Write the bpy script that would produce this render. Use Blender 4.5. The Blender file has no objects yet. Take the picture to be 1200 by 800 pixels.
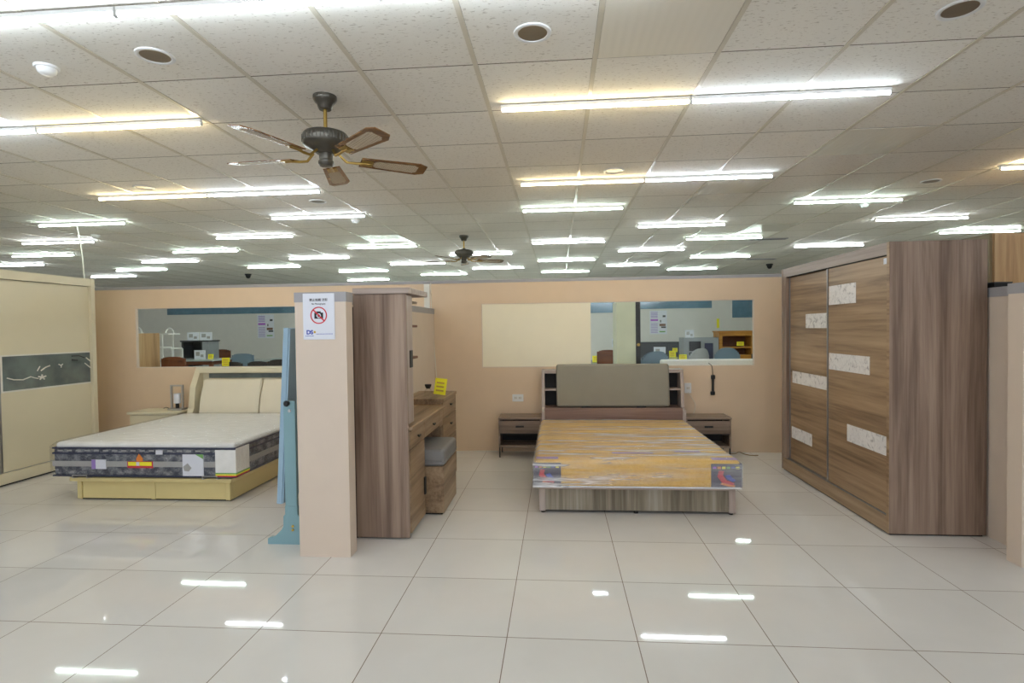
import bpy, bmesh, math, random
from mathutils import Vector, Matrix, noise
random.seed(7)
scene = bpy.context.scene
COL = scene.collection

# ------------------------------------------------------------------ materials
def srgb(r, g, b):
    f = lambda c: (c/255/12.92) if c/255 <= .04045 else ((c/255+.055)/1.055)**2.4
    return (f(r), f(g), f(b), 1)

class NT:
    def __init__(s, name):
        s.m = bpy.data.materials.new(name); s.m.use_nodes = True
        s.t = s.m.node_tree; s.n = s.t.nodes; s.l = s.t.links
        s.b = s.n['Principled BSDF']; s.out = s.n['Material Output']
    def add(s, kind, **kw):
        n = s.n.new(kind)
        for k, v in kw.items(): setattr(n, k, v)
        return n
    def link(s, a, b): s.l.new(a, b)
    def coord(s, scale=(1, 1, 1), loc=(0, 0, 0)):
        tc = s.add('ShaderNodeTexCoord'); mp = s.add('ShaderNodeMapping')
        mp.inputs['Scale'].default_value = scale; mp.inputs['Location'].default_value = loc
        s.link(tc.outputs['Object'], mp.inputs['Vector']); return mp.outputs['Vector']
    def noise(s, vec, scale=5, detail=3, rough=.5, dist=0):
        n = s.add('ShaderNodeTexNoise'); n.inputs['Scale'].default_value = scale
        n.inputs['Detail'].default_value = detail; n.inputs['Roughness'].default_value = rough
        n.inputs['Distortion'].default_value = dist
        s.link(vec, n.inputs['Vector']); return n.outputs['Fac']
    def ramp(s, fac, stops, const=False):
        r = s.add('ShaderNodeValToRGB'); e = r.color_ramp.elements
        if const: r.color_ramp.interpolation = 'CONSTANT'
        while len(e) < len(stops): e.new(.5)
        for el, (p, c) in zip(e, stops): el.position = p; el.color = c
        s.link(fac, r.inputs['Fac']); return r.outputs['Color']
    def math(s, op, a, b=None, c=None):
        n = s.add('ShaderNodeMath', operation=op)
        for i, v in enumerate((a, b, c)):
            if v is None: continue
            if isinstance(v, (int, float)): n.inputs[i].default_value = v
            else: s.link(v, n.inputs[i])
        return n.outputs[0]
    def mix(s, fac, a, b, mode='MIX'):
        n = s.add('ShaderNodeMix', data_type='RGBA', blend_type=mode)
        for i, v in ((0, fac), (6, a), (7, b)):
            if isinstance(v, (int, float)): n.inputs[i].default_value = v
            elif isinstance(v, tuple): n.inputs[i].default_value = v
            else: s.link(v, n.inputs[i])
        return n.outputs[2]
    def base(s, c):
        if isinstance(c, tuple): s.b.inputs['Base Color'].default_value = c
        else: s.link(c, s.b.inputs['Base Color'])
    def set(s, rough=.5, metal=0, spec=.5):
        s.b.inputs['Roughness'].default_value = rough; s.b.inputs['Metallic'].default_value = metal
        s.b.inputs['Specular IOR Level'].default_value = spec; return s
    def bump(s, h, strength=.2, dist=.01):
        n = s.add('ShaderNodeBump'); n.inputs['Strength'].default_value = strength
        n.inputs['Distance'].default_value = dist; s.link(h, n.inputs['Height'])
        s.link(n.outputs['Normal'], s.b.inputs['Normal'])

def plain(name, rgb, rough=.5, metal=0, spec=.5, vary=.04):
    t = NT(name); t.set(rough, metal, spec); c = srgb(*rgb)
    f = t.noise(t.coord(), 6, 3)
    d = tuple(x*(1-vary*2) for x in c[:3])+(1,)
    t.base(t.ramp(f, [(.3, d), (.7, c)])); return t.m

def wood(name, dark, mid, light, axis='z', rough=.45, sc=1.0, spec=.4):
    t = NT(name); t.set(rough, 0, spec)
    k = {'x': (.3, 5, 5), 'y': (5, .3, 5), 'z': (5, 5, .3)}[axis]
    k2 = {'x': (1.3, 42, 42), 'y': (42, 1.3, 42), 'z': (42, 42, 1.3)}[axis]
    f1 = t.noise(t.coord(tuple(v*sc for v in k)), 1.6, 5, .6, .7)
    f2 = t.noise(t.coord(tuple(v*sc for v in k2)), 1.0, 3, .6, .2)
    f = t.math('ADD', t.math('MULTIPLY', f1, .68), t.math('MULTIPLY', f2, .32))
    t.base(t.ramp(f, [(.36, srgb(*dark)), (.5, srgb(*mid)), (.64, srgb(*light))]))
    t.bump(f2, .06, .002); return t.m

def emit(name, rgb, strength):
    t = NT(name); t.n.remove(t.b); e = t.add('ShaderNodeEmission')
    e.inputs['Color'].default_value = rgb; e.inputs['Strength'].default_value = strength
    t.link(e.outputs[0], t.out.inputs['Surface']); return t.m

def clear(name, tint, gloss=.08, rough=.02, wrinkle=None, haze_sheen=0, cap=1.0, k=.6):
    """thin clear sheet: transparent with a glossy coat, optionally with whitish creases and a painted-in ceiling reflection"""
    t = NT(name); t.n.remove(t.b)
    tr = t.add('ShaderNodeBsdfTransparent'); tr.inputs['Color'].default_value = tint
    gl = t.add('ShaderNodeBsdfGlossy'); gl.inputs['Roughness'].default_value = rough
    fr = t.add('ShaderNodeFresnel'); fr.inputs['IOR'].default_value = 1.45
    fac = t.math('MINIMUM', t.math('ADD', t.math('MULTIPLY', fr.outputs[0], k), gloss-.03), cap)
    mx = t.add('ShaderNodeMixShader'); body = tr.outputs[0]
    if wrinkle:
        h = t.noise(t.coord(wrinkle), 1.0, 4, .6, .25)
        bp = t.add('ShaderNodeBump'); bp.inputs['Strength'].default_value = 1.0; bp.inputs['Distance'].default_value = .03
        t.link(h, bp.inputs['Height']); t.link(bp.outputs[0], gl.inputs['Normal']); t.link(bp.outputs[0], fr.inputs['Normal'])
        if haze_sheen:
            df = t.add('ShaderNodeBsdfDiffuse'); df.inputs['Color'].default_value = (.85, .85, .85, 1)
            hz = t.ramp(h, [(.40, (haze_sheen*.3,)*3+(1,)), (.57, (haze_sheen,)*3+(1,)), (.63, (min(haze_sheen*3.2, .7),)*3+(1,)), (.69, (haze_sheen*.8,)*3+(1,))])  # whitish wrinkles, plus the ceiling's reflection painted as diffuse white
            m2 = t.add('ShaderNodeMixShader'); t.link(hz, m2.inputs[0]); t.link(tr.outputs[0], m2.inputs[1]); t.link(df.outputs[0], m2.inputs[2]); body = m2.outputs[0]
    t.link(fac, mx.inputs[0]); t.link(body, mx.inputs[1]); t.link(gl.outputs[0], mx.inputs[2])
    t.link(mx.outputs[0], t.out.inputs['Surface']); return t.m

M = {}
# floor: polished 60 cm porcelain tiles with thin dark joints
def floor_mat():
    t = NT('polished_tile'); t.set(.035, 0, .5)
    tc = t.add('ShaderNodeTexCoord'); sp = t.add('ShaderNodeSeparateXYZ'); t.link(tc.outputs['Object'], sp.inputs[0])
    def edge(o, off, w):
        q = t.math('DIVIDE', t.math('SUBTRACT', o, off), .6)
        fr = t.math('FRACT', q); d = t.math('MINIMUM', fr, t.math('SUBTRACT', 1.0, fr))
        return t.math('LESS_THAN', d, w/.6), t.math('FLOOR', q)
    ex, ix = edge(sp.outputs[0], -.252, .0021); ey, iy = edge(sp.outputs[1], 2.556, .0021)
    e = t.math('MAXIMUM', ex, ey)
    cb = t.add('ShaderNodeCombineXYZ'); t.link(ix, cb.inputs[0]); t.link(iy, cb.inputs[1])
    wn = t.add('ShaderNodeTexWhiteNoise'); t.link(cb.outputs[0], wn.inputs['Vector'])
    cloud = t.noise(t.coord((1, 1, 1)), 2.2, 4, .6, .4)
    v = t.math('ADD', t.math('MULTIPLY', wn.outputs['Value'], .35), t.math('MULTIPLY', cloud, .65))
    c = t.ramp(v, [(.25, srgb(218, 215, 211)), (.75, srgb(228, 225, 221))])
    t.base(t.mix(e, c, srgb(112, 96, 80)))
    t.link(t.math('ADD', t.math('MULTIPLY', e, .5), .035), t.b.inputs['Roughness'])
    t.b.inputs['IOR'].default_value = 1.5
    return t.m
M['floor'] = floor_mat()
def ceil_mat():
    t = NT('mineral_fibre_tile'); t.set(.85, 0, .2)
    tc = t.add('ShaderNodeTexCoord'); sp = t.add('ShaderNodeSeparateXYZ'); t.link(tc.outputs['Object'], sp.inputs[0])
    def edge(o, off, s, w):
        q = t.math('DIVIDE', t.math('SUBTRACT', o, off), s)
        fr = t.math('FRACT', q); d = t.math('MINIMUM', fr, t.math('SUBTRACT', 1.0, fr))
        return t.math('LESS_THAN', d, w/s), t.math('FLOOR', q)
    ex, ix = edge(sp.outputs[0], -.414, .618, .013); ey, iy = edge(sp.outputs[1], 2.9228, .6202, .004)  # thin cross lines paint in the shadow of the tile joints
    e = t.math('MAXIMUM', ex, ey)
    cb = t.add('ShaderNodeCombineXYZ'); t.link(ix, cb.inputs[0]); t.link(iy, cb.inputs[1])
    wn = t.add('ShaderNodeTexWhiteNoise'); t.link(cb.outputs[0], wn.inputs['Vector'])
    c = t.ramp(wn.outputs['Value'], [(0, srgb(228, 224, 215)), (1, srgb(236, 232, 224))])
    fis = t.noise(t.coord((38, 95, 1)), 1.0, 2, .6, .3)
    spk = t.ramp(fis, [(.33, (1, 1, 1, 1)), (.39, (0, 0, 0, 1))])
    c = t.mix(t.math('MULTIPLY', spk, .45), c, srgb(140, 124, 102))
    t.base(t.mix(e, c, srgb(104, 96, 82)))
    return t.m
M['ceil'] = ceil_mat()
M['tbar'] = plain('painted_ceiling_bar', (206, 198, 180), .28)
M['wall'] = plain('peach_wall_paint', (221, 196, 166), .6, 0, .3, .015)
M['wallpink'] = plain('pale_peach_wall_paint', (217, 200, 183), .6, 0, .3, .015)
M['cap'] = plain('grey_cap_strip', (163, 160, 162), .5)
M['hall'] = plain('off_white_hall_paint', (222, 219, 213), .7, 0, .3, .02)
M['board'] = plain('cream_window_board', (244, 235, 208), .6, 0, .3, .01)
M['whitetrim'] = plain('white_trim_strip', (226, 222, 212), .5)
M['glass'] = clear('window_glass', (.975, .985, .98, 1), .03, .02, None, 0, 1.0, .22)
M['darkglass'] = plain('blue_clerestory_glass', (92, 132, 154), .08, 0, .9, .1)
M['wooddark'] = wood('grey_brown_walnut_vertical', (104, 83, 69), (140, 118, 102), (164, 142, 124), 'z')
M['woody'] = wood('brown_walnut_lengthwise', (108, 86, 65), (146, 120, 93), (170, 145, 116), 'y')
M['fascia'] = wood('taupe_walnut_lengthwise', (118, 99, 90), (142, 123, 113), (160, 142, 131), 'y')
M['backboard'] = plain('dark_brown_board', (66, 52, 42), .6)
M['woodx'] = wood('brown_walnut_crosswise', (100, 82, 68), (134, 114, 98), (156, 136, 120), 'x')
M['wooddoor'] = wood('warm_brown_oak_door', (108, 84, 61), (148, 120, 91), (172, 144, 113), 'y')
M['woodgrey'] = wood('weathered_grey_oak', (98, 88, 72), (138, 128, 110), (172, 164, 150), 'z', .5)
M['woodedge'] = wood('pale_taupe_oak_edge', (150, 132, 122), (172, 156, 146), (188, 174, 164), 'x', .5)
M['woodedgez'] = wood('pale_taupe_oak_upright', (150, 132, 122), (172, 156, 146), (188, 174, 164), 'z', .5)
M['headwood'] = wood('reddish_walnut_rail', (96, 72, 62), (122, 95, 83), (140, 113, 100), 'x')
M['oaktan'] = wood('tan_oak', (158, 122, 84), (186, 150, 108), (203, 170, 128), 'z')
M['oakshade'] = plain('shaded_oak_side', (128, 110, 76), .6)  # tan oak side with its shade put into the colour
M['oakgold'] = wood('honey_oak', (150, 98, 30), (182, 126, 48), (200, 146, 66), 'x')
M['brownwood'] = wood('reddish_brown_wood', (82, 44, 24), (112, 62, 34), (130, 78, 46), 'x')
M['black'] = plain('black_metal', (24, 23, 23), .45, .2)
M['dark'] = plain('dark_interior', (30, 27, 25), .7)
M['cream'] = plain('cream_lacquer', (216, 206, 178), .35, 0, .45, .01)
M['creamy'] = plain('yellow_cream_lacquer', (216, 198, 140), .35, 0, .45, .02)
M['creamleather'] = plain('cream_leather', (228, 219, 196), .45, 0, .4, .015)
M['alu'] = plain('satin_aluminium', (168, 168, 170), .35, .9)
M['silver'] = plain('silver_trim', (190, 186, 184), .3, .6)
M['white'] = plain('white_plastic', (232, 232, 230), .4, 0, .4, .01)
M['plum'] = plain('dark_plum_print', (62, 50, 76), .5)
M['paper'] = plain('white_paper', (226, 228, 236), .7, 0, .2, .01)
M['red'] = plain('sign_red', (206, 44, 60), .6)
M['ink'] = plain('black_ink', (36, 34, 40), .7)
M['blueink'] = plain('blue_ink', (58, 76, 178), .6)
M['gold'] = plain('gold_ink', (202, 164, 58), .5)
M['yellow'] = plain('yellow_card', (250, 240, 50), .6, 0, .3, .02)
M['greenink'] = plain('green_ink', (120, 176, 96), .6)
M['purple'] = plain('purple_ink', (158, 128, 200), .6)
M['magenta'] = plain('magenta_ink', (172, 92, 200), .6)
M['orange'] = plain('orange_ink', (232, 132, 44), .6)
M['brownink'] = plain('brown_ink', (128, 92, 70), .6)
M['blue'] = plain('blue_painted_wood', (152, 180, 200), .45, 0, .4, .03)
M['teal'] = plain('teal_painted_wood', (132, 168, 176), .45, 0, .4, .03)
M['mirror'] = plain('mirror_silver', (215, 220, 222), .03, 1.0, .5, 0)
M['greyleather'] = plain('grey_leatherette', (128, 126, 126), .38, 0, .5, .05)
M['padfab'] = plain('grey_green_upholstery', (148, 142, 128), .8, 0, .2, .03)
M['bronze'] = plain('antique_bronze', (88, 84, 76), .34, .7)
M['brass'] = plain('aged_brass', (170, 140, 74), .3, .9)
M['fanwood'] = wood('fan_blade_oak', (84, 54, 26), (112, 76, 42), (132, 94, 56), 'x', .22, 2, .6)
M['ringwhite'] = plain('white_ring', (226, 226, 226), .4)
M['reflector'] = plain('dim_reflector', (150, 140, 126), .3, .7)
M['greycab'] = plain('blue_grey_lacquer', (148, 152, 156), .5)
M['charcoal'] = plain('charcoal_board', (58, 60, 62), .6)
M['blueseat'] = plain('grey_blue_fabric', (116, 136, 152), .8, 0, .2)
M['greyfab'] = plain('light_grey_fabric', (176, 178, 180), .8, 0, .2)
M['darkseat'] = plain('black_leatherette', (40, 36, 34), .5)
M['tabletop'] = plain('pale_stone_tabletop', (176, 186, 186), .15, 0, .6)
M['palegreen'] = plain('pale_green_board', (214, 216, 190), .5)
M['slate'] = plain('smoked_glass_band', (112, 122, 119), .12, 0, .6, .2)
M['cable'] = plain('pale_cable', (222, 216, 202), .6)
M['beigecable'] = plain('beige_cable', (150, 128, 96), .6)
def marble():
    t = NT('white_marble_inlay'); t.set(.25)
    f = t.noise(t.coord((11, 11, 11)), 1.6, 8, .7, 1.2)
    t.base(t.ramp(f, [(.36, srgb(172, 168, 170)), (.45, srgb(222, 217, 216)), (.6, srgb(234, 230, 228)), (.72, srgb(192, 188, 190))]))
    return t.m
M['marble'] = marble()
def yellowfab():
    t = NT('golden_yellow_mattress_cloth'); t.set(.75, 0, .2)
    f = t.noise(t.coord((30, 30, 30)), 2, 3)
    t.base(t.ramp(f, [(.3, srgb(222, 172, 62)), (.7, srgb(236, 192, 88))])); return t.m
M['yellowfab'] = yellowfab()
def topfab():
    t = NT('white_quilted_cloth'); t.set(.5, 0, .4)
    v = t.add('ShaderNodeTexVoronoi', feature='SMOOTH_F1'); v.inputs['Scale'].default_value = 1.0
    t.link(t.coord((9, 14, 9)), v.inputs['Vector'])
    f = t.noise(t.coord((8, 22, 8)), 1, 4)
    t.base(t.ramp(f, [(.3, srgb(232, 230, 226)), (.65, srgb(244, 242, 239))]))
    t.bump(v.outputs['Distance'], .5, .02); return t.m
M['topfab'] = topfab()
def damask():
    t = NT('navy_grey_damask_border'); t.set(.5, 0, .4)
    v = t.add('ShaderNodeTexVoronoi', feature='SMOOTH_F1'); v.inputs['Scale'].default_value = 1.0
    t.link(t.coord((17, 17, 22)), v.inputs['Vector'])
    f = t.noise(t.coord((26, 26, 38)), 1.2, 4, .6, 1.5)
    s = t.math('ADD', t.math('MULTIPLY', v.outputs['Distance'], .5), t.math('MULTIPLY', f, .62))
    t.base(t.ramp(s, [(.40, srgb(56, 60, 74)), (.50, srgb(88, 91, 101)), (.60, srgb(122, 124, 129)), (.72, srgb(158, 158, 160))])); return t.m
M['damask'] = damask()
M['navy'] = plain('navy_piping', (36, 42, 72), .5)
M['dullgrey'] = plain('grey_ribbon', (168, 166, 164), .55)
M['film'] = clear('plastic_film', (.97, .97, .96, 1), .06, .25, (1.1, 15, 15), .31, .4)
M['film2'] = clear('clear_plastic_cover', (.98, .98, .98, 1), .04, .15, (8, 16, 16), 0, .2)
def ribbed():
    t = NT('ribbed_translucent_panel'); t.set(.25, 0, .6)
    w = t.add('ShaderNodeTexWave'); w.inputs['Scale'].default_value = 9
    t.link(t.coord((.8, 1, 1)), w.inputs['Vector']); t.base(srgb(228, 222, 208)); t.bump(w.outputs['Fac'], .12, .004); return t.m
M['ribbed'] = ribbed()
def cane():
    t = NT('woven_cane'); t.set(.6)
    w = t.add('ShaderNodeTexChecker'); w.inputs['Scale'].default_value = 120
    w.inputs['Color1'].default_value = srgb(196, 182, 160); w.inputs['Color2'].default_value = srgb(150, 132, 108)
    t.link(t.coord(), w.inputs['Vector']); t.base(w.outputs['Color']); return t.m
M['cane'] = cane()
TUBE = 22.0
M['tube_cool'] = emit('cool_white_tube', (.78, .89, 1.0, 1), TUBE)
M['tube_far'] = emit('cool_white_bright_tube', (.86, .95, 1.0, 1), TUBE*1.3)
M['tube_green'] = emit('greenish_white_tube', (.80, 1.0, .92, 1), TUBE*1.3)
M['tube_warm'] = emit('warm_white_tube', (1.0, .83, .50, 1), TUBE)

# ------------------------------------------------------------------ geometry helpers
class G:
    def __init__(s): s.bm = bmesh.new()
    def box(s, x0, x1, y0, y1, z0, z1, bev=0, seg=2):
        r = bmesh.ops.create_cube(s.bm, size=1)['verts']
        for v in r:
            v.co = Vector(((x0+x1)/2+v.co.x*(x1-x0), (y0+y1)/2+v.co.y*(y1-y0), (z0+z1)/2+v.co.z*(z1-z0)))
        if bev:
            es = list({e for v in r for e in v.link_edges})
            bmesh.ops.bevel(s.bm, geom=es, offset=bev, segments=seg, affect='EDGES', profile=.5)
        return s
    def cyl(s, p0, p1, r0, r1=None, seg=16):
        p0, p1 = Vector(p0), Vector(p1); d = p1-p0; r1 = r0 if r1 is None else r1
        m = Matrix.Translation((p0+p1)/2) @ d.to_track_quat('Z', 'Y').to_matrix().to_4x4()
        bmesh.ops.create_cone(s.bm, cap_ends=True, segments=seg, radius1=r0, radius2=r1, depth=d.length, matrix=m); return s
    def tube(s, pts, r, seg=8):
        pts = [Vector(p) for p in pts]; rings = []
        for i, p in enumerate(pts):
            d = (pts[min(i+1, len(pts)-1)]-pts[max(i-1, 0)]).normalized()
            q = d.to_track_quat('Z', 'Y')
            rings.append([s.bm.verts.new(p+q @ Vector((r*math.cos(a*2*math.pi/seg), r*math.sin(a*2*math.pi/seg), 0))) for a in range(seg)])
        for a, b in zip(rings, rings[1:]):
            for k in range(seg): s.bm.faces.new((a[k], a[(k+1) % seg], b[(k+1) % seg], b[k]))
        s.bm.faces.new(rings[0][::-1]); s.bm.faces.new(rings[-1]); return s
    def lathe(s, c, prof, seg=28):
        rings = []
        for r, z in prof:
            rings.append([s.bm.verts.new((c[0]+max(r, 1e-4)*math.cos(k*2*math.pi/seg), c[1]+max(r, 1e-4)*math.sin(k*2*math.pi/seg), z)) for k in range(seg)])
        for a, b in zip(rings, rings[1:]):
            for k in range(seg): s.bm.faces.new((a[k], a[(k+1) % seg], b[(k+1) % seg], b[k]))
        s.bm.faces.new(rings[0][::-1]); s.bm.faces.new(rings[-1]); return s
    def prism(s, pts, axis, a, b):
        def mk(p, t): return {'x': (t, p[0], p[1]), 'y': (p[0], t, p[1]), 'z': (p[0], p[1], t)}[axis]
        A = [s.bm.verts.new(mk(p, a)) for p in pts]; B = [s.bm.verts.new(mk(p, b)) for p in pts]
        n = len(pts)
        for k in range(n): s.bm.faces.new((A[k], A[(k+1) % n], B[(k+1) % n], B[k]))
        s.bm.faces.new(A[::-1]); s.bm.faces.new(B); return s
    def text(s, body, x, z, size, y, align='CENTER', bold=0):
        cu = bpy.data.curves.new('t', 'FONT'); cu.body = body; cu.size = size; cu.align_x = align; cu.extrude = .0003; cu.offset = bold
        ob = bpy.data.objects.new('t', cu); COL.objects.link(ob)
        bpy.context.view_layer.update()
        me = bpy.data.meshes.new_from_object(ob.evaluated_get(bpy.context.evaluated_depsgraph_get()))
        me.transform(Matrix.Translation((x, y, z)) @ Matrix.Rotation(math.pi/2, 4, 'X'))
        s.bm.from_mesh(me); bpy.data.objects.remove(ob); bpy.data.curves.remove(cu); bpy.data.meshes.remove(me); return s
    def turn(s, ang, piv, axis='Z'):
        bmesh.ops.rotate(s.bm, verts=s.bm.verts, cent=piv, matrix=Matrix.Rotation(ang, 3, axis)); return s

ORG = {}
def link_mesh(name, g, mat, parent=None, smooth=False, label=None, mats=None):
    org = ORG.get(parent, Vector((0, 0, 0))) if parent else None
    if parent is None:
        cs = [v.co for v in g.bm.verts]
        org = Vector(((min(c.x for c in cs)+max(c.x for c in cs))/2, (min(c.y for c in cs)+max(c.y for c in cs))/2, min(c.z for c in cs)))
    for v in g.bm.verts: v.co = v.co-org
    bmesh.ops.recalc_face_normals(g.bm, faces=g.bm.faces)
    me = bpy.data.meshes.new(name); g.bm.to_mesh(me); g.bm.free()
    for m_ in (mats or [mat]): me.materials.append(M[m_] if isinstance(m_, str) else m_)
    if smooth:
        for p in me.polygons: p.use_smooth = True
        me.set_sharp_from_angle(angle=math.radians(38))
    o = bpy.data.objects.new(name, me); COL.objects.link(o)
    if parent: o.parent = parent
    else: o.location = org
    ORG[o] = org
    if label: o['label'] = label
    return o
def part(name, g, mat, parent, smooth=False, label=None): return link_mesh(name, g, mat, parent, smooth, label)
def tag(o, label, cat, group=None):
    o['label'] = label; o['category'] = cat
    if group: o['group'] = group
    return o
def thing(name, loc, label, cat, group=None):
    o = bpy.data.objects.new(name, None); o.empty_display_size = .1; o.location = loc; COL.objects.link(o)
    ORG[o] = Vector(loc); return tag(o, label, cat, group)
def struct(name, g, mat, parent=None):
    o = link_mesh(name, g, mat, parent)
    if not parent: o['kind'] = 'structure'
    return o
def dup(root, loc, label=None, rotz=None):
    r = root.copy(); COL.objects.link(r); r.location = loc
    if rotz is not None: r.rotation_euler = (0, 0, rotz)
    if label: r['label'] = label
    for ch in list(root.children):
        c = ch.copy(); COL.objects.link(c); c.parent = r
        for gch in ch.children:
            d = gch.copy(); COL.objects.link(d); d.parent = c
    return r
def film_sheet(x0, x1, y0, y1, zt, drop, r=.03, nx=46, ny=60, amp=.006, fx=3., fy=26.):
    """a clear bag lying over a mattress: top sheet folded down on every side, wrinkled"""
    g = G(); W, D = x1-x0, y1-y0
    def fold(s, lo, hi):
        if s < lo: return lo, lo-s
        if s > hi: return hi, s-hi
        return s, 0.
    V = []
    for j in range(ny+1):
        row = []
        for i in range(nx+1):
            sx = x0-drop+(W+2*drop)*i/nx; sy = y0-drop+(D+2*drop)*j/ny
            X, dx = fold(sx, x0, x1); Y, dy = fold(sy, y0, y1); d = max(dx, dy)
            n = noise.noise(Vector((X*fx, Y*fy, d*fy)))*amp+noise.noise(Vector((X*9, Y*9, d*30+4)))*amp*.6
            e = min(X-x0, x1-X, Y-y0, y1-Y) if d == 0 else 0
            z = zt-d-(r*(1-min(e/r, 1))**2 if d == 0 else r*math.exp(-d/r))+(abs(n) if d == 0 else 0)
            ox = (1 if dx > 0 else 0)*(1 if sx > x1 else -1)*abs(n); oy = (1 if dy > 0 else 0)*(1 if sy > y1 else -1)*abs(n)
            row.append(g.bm.verts.new((X+ox, Y+oy, max(z, zt-drop))))
        V.append(row)
    for j in range(ny):
        for i in range(nx): g.bm.faces.new((V[j][i], V[j][i+1], V[j+1][i+1], V[j+1][i]))
    return g

# ------------------------------------------------------------------ camera
F_PX, YAW, PITCH, ROLL, HC = 654.1, .0823, -.0226, -.0129, 1.4352
cy, sy_, cp, sp_ = math.cos(YAW), math.sin(YAW), math.cos(PITCH), math.sin(PITCH)
fwd = Vector((-sy_*cp, cy*cp, sp_)); right = Vector((cy, sy_, 0)); up = right.cross(fwd)
r2 = math.cos(ROLL)*right+math.sin(ROLL)*up; u2 = -math.sin(ROLL)*right+math.cos(ROLL)*up
cam = bpy.data.cameras.new('camera'); cam.sensor_width = 36; cam.lens = F_PX*36/1200; cam.clip_start = .05
co = bpy.data.objects.new('camera', cam); COL.objects.link(co)
mw = Matrix.Identity(4)
for i in range(3): mw[i][0] = r2[i]; mw[i][1] = u2[i]; mw[i][2] = -fwd[i]
mw[2][3] = HC
co.matrix_world = mw; scene.camera = co

# ------------------------------------------------------------------ the setting
ZC = 2.816
DAY = 48
XL, XR, YF, YB = -13.0, 9.0, -5.0, 15.5
o = struct('floor', G().box(XL, XR, YF, YB, -.1, 0), 'floor')
for ob, zz in ((o, 0),):
    for v in ob.data.vertices: v.co += ob.location
    ob.location = (0, 0, 0)
o = struct('ceiling', G().box(XL, XR, YF, YB, ZC, ZC+.1), 'ceil')
for v in o.data.vertices: v.co += o.location
o.location = (0, 0, 0)
g = G()
for i in range(-20, 16):
    x = -.414+.618*i
    g.box(x-.012, x+.012, YF, YB, ZC-.004, ZC)
struct('ceiling_grid', g, 'tbar')
struct('wall_far', G().box(XL, XR, YB, YB+.1, 0, ZC), 'hall')
g = G()
for x0, x1, z0, z1 in [(XL, XR, 0, .3), (XL, XR, 2.5, ZC), (XL, -9, .3, 2.5), (6, XR, .3, 2.5), (-1.6, -1.4, .3, 2.5)]: g.box(x0, x1, YF-.1, YF, z0, z1)
struct('wall_front', g, 'hall')
for k, (x0, x1) in enumerate(((-9, -1.6), (-1.4, 6))):
    ld = bpy.data.lights.new('shop_front_daylight', 'AREA'); ld.shape = 'RECTANGLE'; ld.size = x1-x0; ld.size_y = 2.2
    ld.energy = DAY; ld.color = (.86, .91, 1.0)
    lo = bpy.data.objects.new('shop_front_daylight', ld); COL.objects.link(lo)
    lo.location = ((x0+x1)/2, YF-.05, 1.4); lo.rotation_euler = (math.radians(90), 0, 0)
struct('wall_left', G().box(XL-.1, XL, YF, YB, 0, ZC), 'hall')
struct('wall_right', G().box(XR, XR+.1, YF, YB, 0, ZC), 'hall')
# clerestory windows in the far wall
for n, (x0, x1, z0, z1) in enumerate([(-11.4, -7.0, 1.97, 2.55), (-6.6, -3.0, 1.97, 2.55), (.5, 1.62, 1.84, 2.55), (2.2, 4.15, 1.93, 2.55), (4.68, 6.0, 1.66, 2.55)]):
    w = struct('window_%d' % (n+3), G().box(x0, x1, YB-.02, YB-.001, z0, z1), 'darkglass')
    g = G()
    g.box(x0-.03, x0, YB-.03, YB-.001, z0-.03, z1+.03); g.box(x1, x1+.03, YB-.03, YB-.001, z0-.03, z1+.03)
    g.box(x0, x1, YB-.03, YB-.001, z0-.03, z0); g.box(x0, x1, YB-.03, YB-.001, z1, z1+.03)
    part('window_frame', g, 'hall', w)
# low partition across the back with two glazed openings
WT = 2.0
g = G(); Y0, Y1 = 6.5, 6.545
w1 = (-5.207, -2.6, 1.012, 1.748); w2 = (-.892, 2.209, .985, 1.735)
for x0, x1, z0, z1 in [(-9.5, w1[0], 0, WT), (w1[0], w1[1], 0, w1[2]), (w1[0], w1[1], w1[3], WT), (w1[1], w2[0], 0, WT),
                       (w2[0], w2[1], 0, w2[2]), (w2[0], w2[1], w2[3], WT), (w2[1], 8.5, 0, WT)]:
    g.box(x0, x1, Y0, Y1, z0, z1)
wb = struct('wall_back', g, 'wall')
part('cap', G().box(-9.5, 8.5, Y0-.006, Y1+.006, WT-.022, WT+.012), 'cap', wb)
for n, w in ((1, w1), (2, w2)):
    wo = struct('window_%d' % n, G().box(w[0], w[1], 6.524, 6.530, w[2], w[3]), 'glass')
    g = G(); f = .008
    g.box(w[0], w[0]+f, 6.503, 6.542, w[2], w[3]); g.box(w[1]-f, w[1], 6.503, 6.542, w[2], w[3])
    g.box(w[0]+f, w[1]-f, 6.503, 6.542, w[2], w[2]+f); g.box(w[0]+f, w[1]-f, 6.503, 6.542, w[3]-f, w[3])
    part('window_frame', g, 'wallpink', wo)
    if n == 2:
        part('cover_board', G().box(w[0]+f, .378, 6.508, 6.520, w[2]+f, w[3]-f), 'board', wo, label='cream board covering the left part of the window')
struct('trim_1', G().box(-1.57, -1.503, 6.488, 6.4995, 1.6, WT-.023), 'whitetrim')
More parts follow.
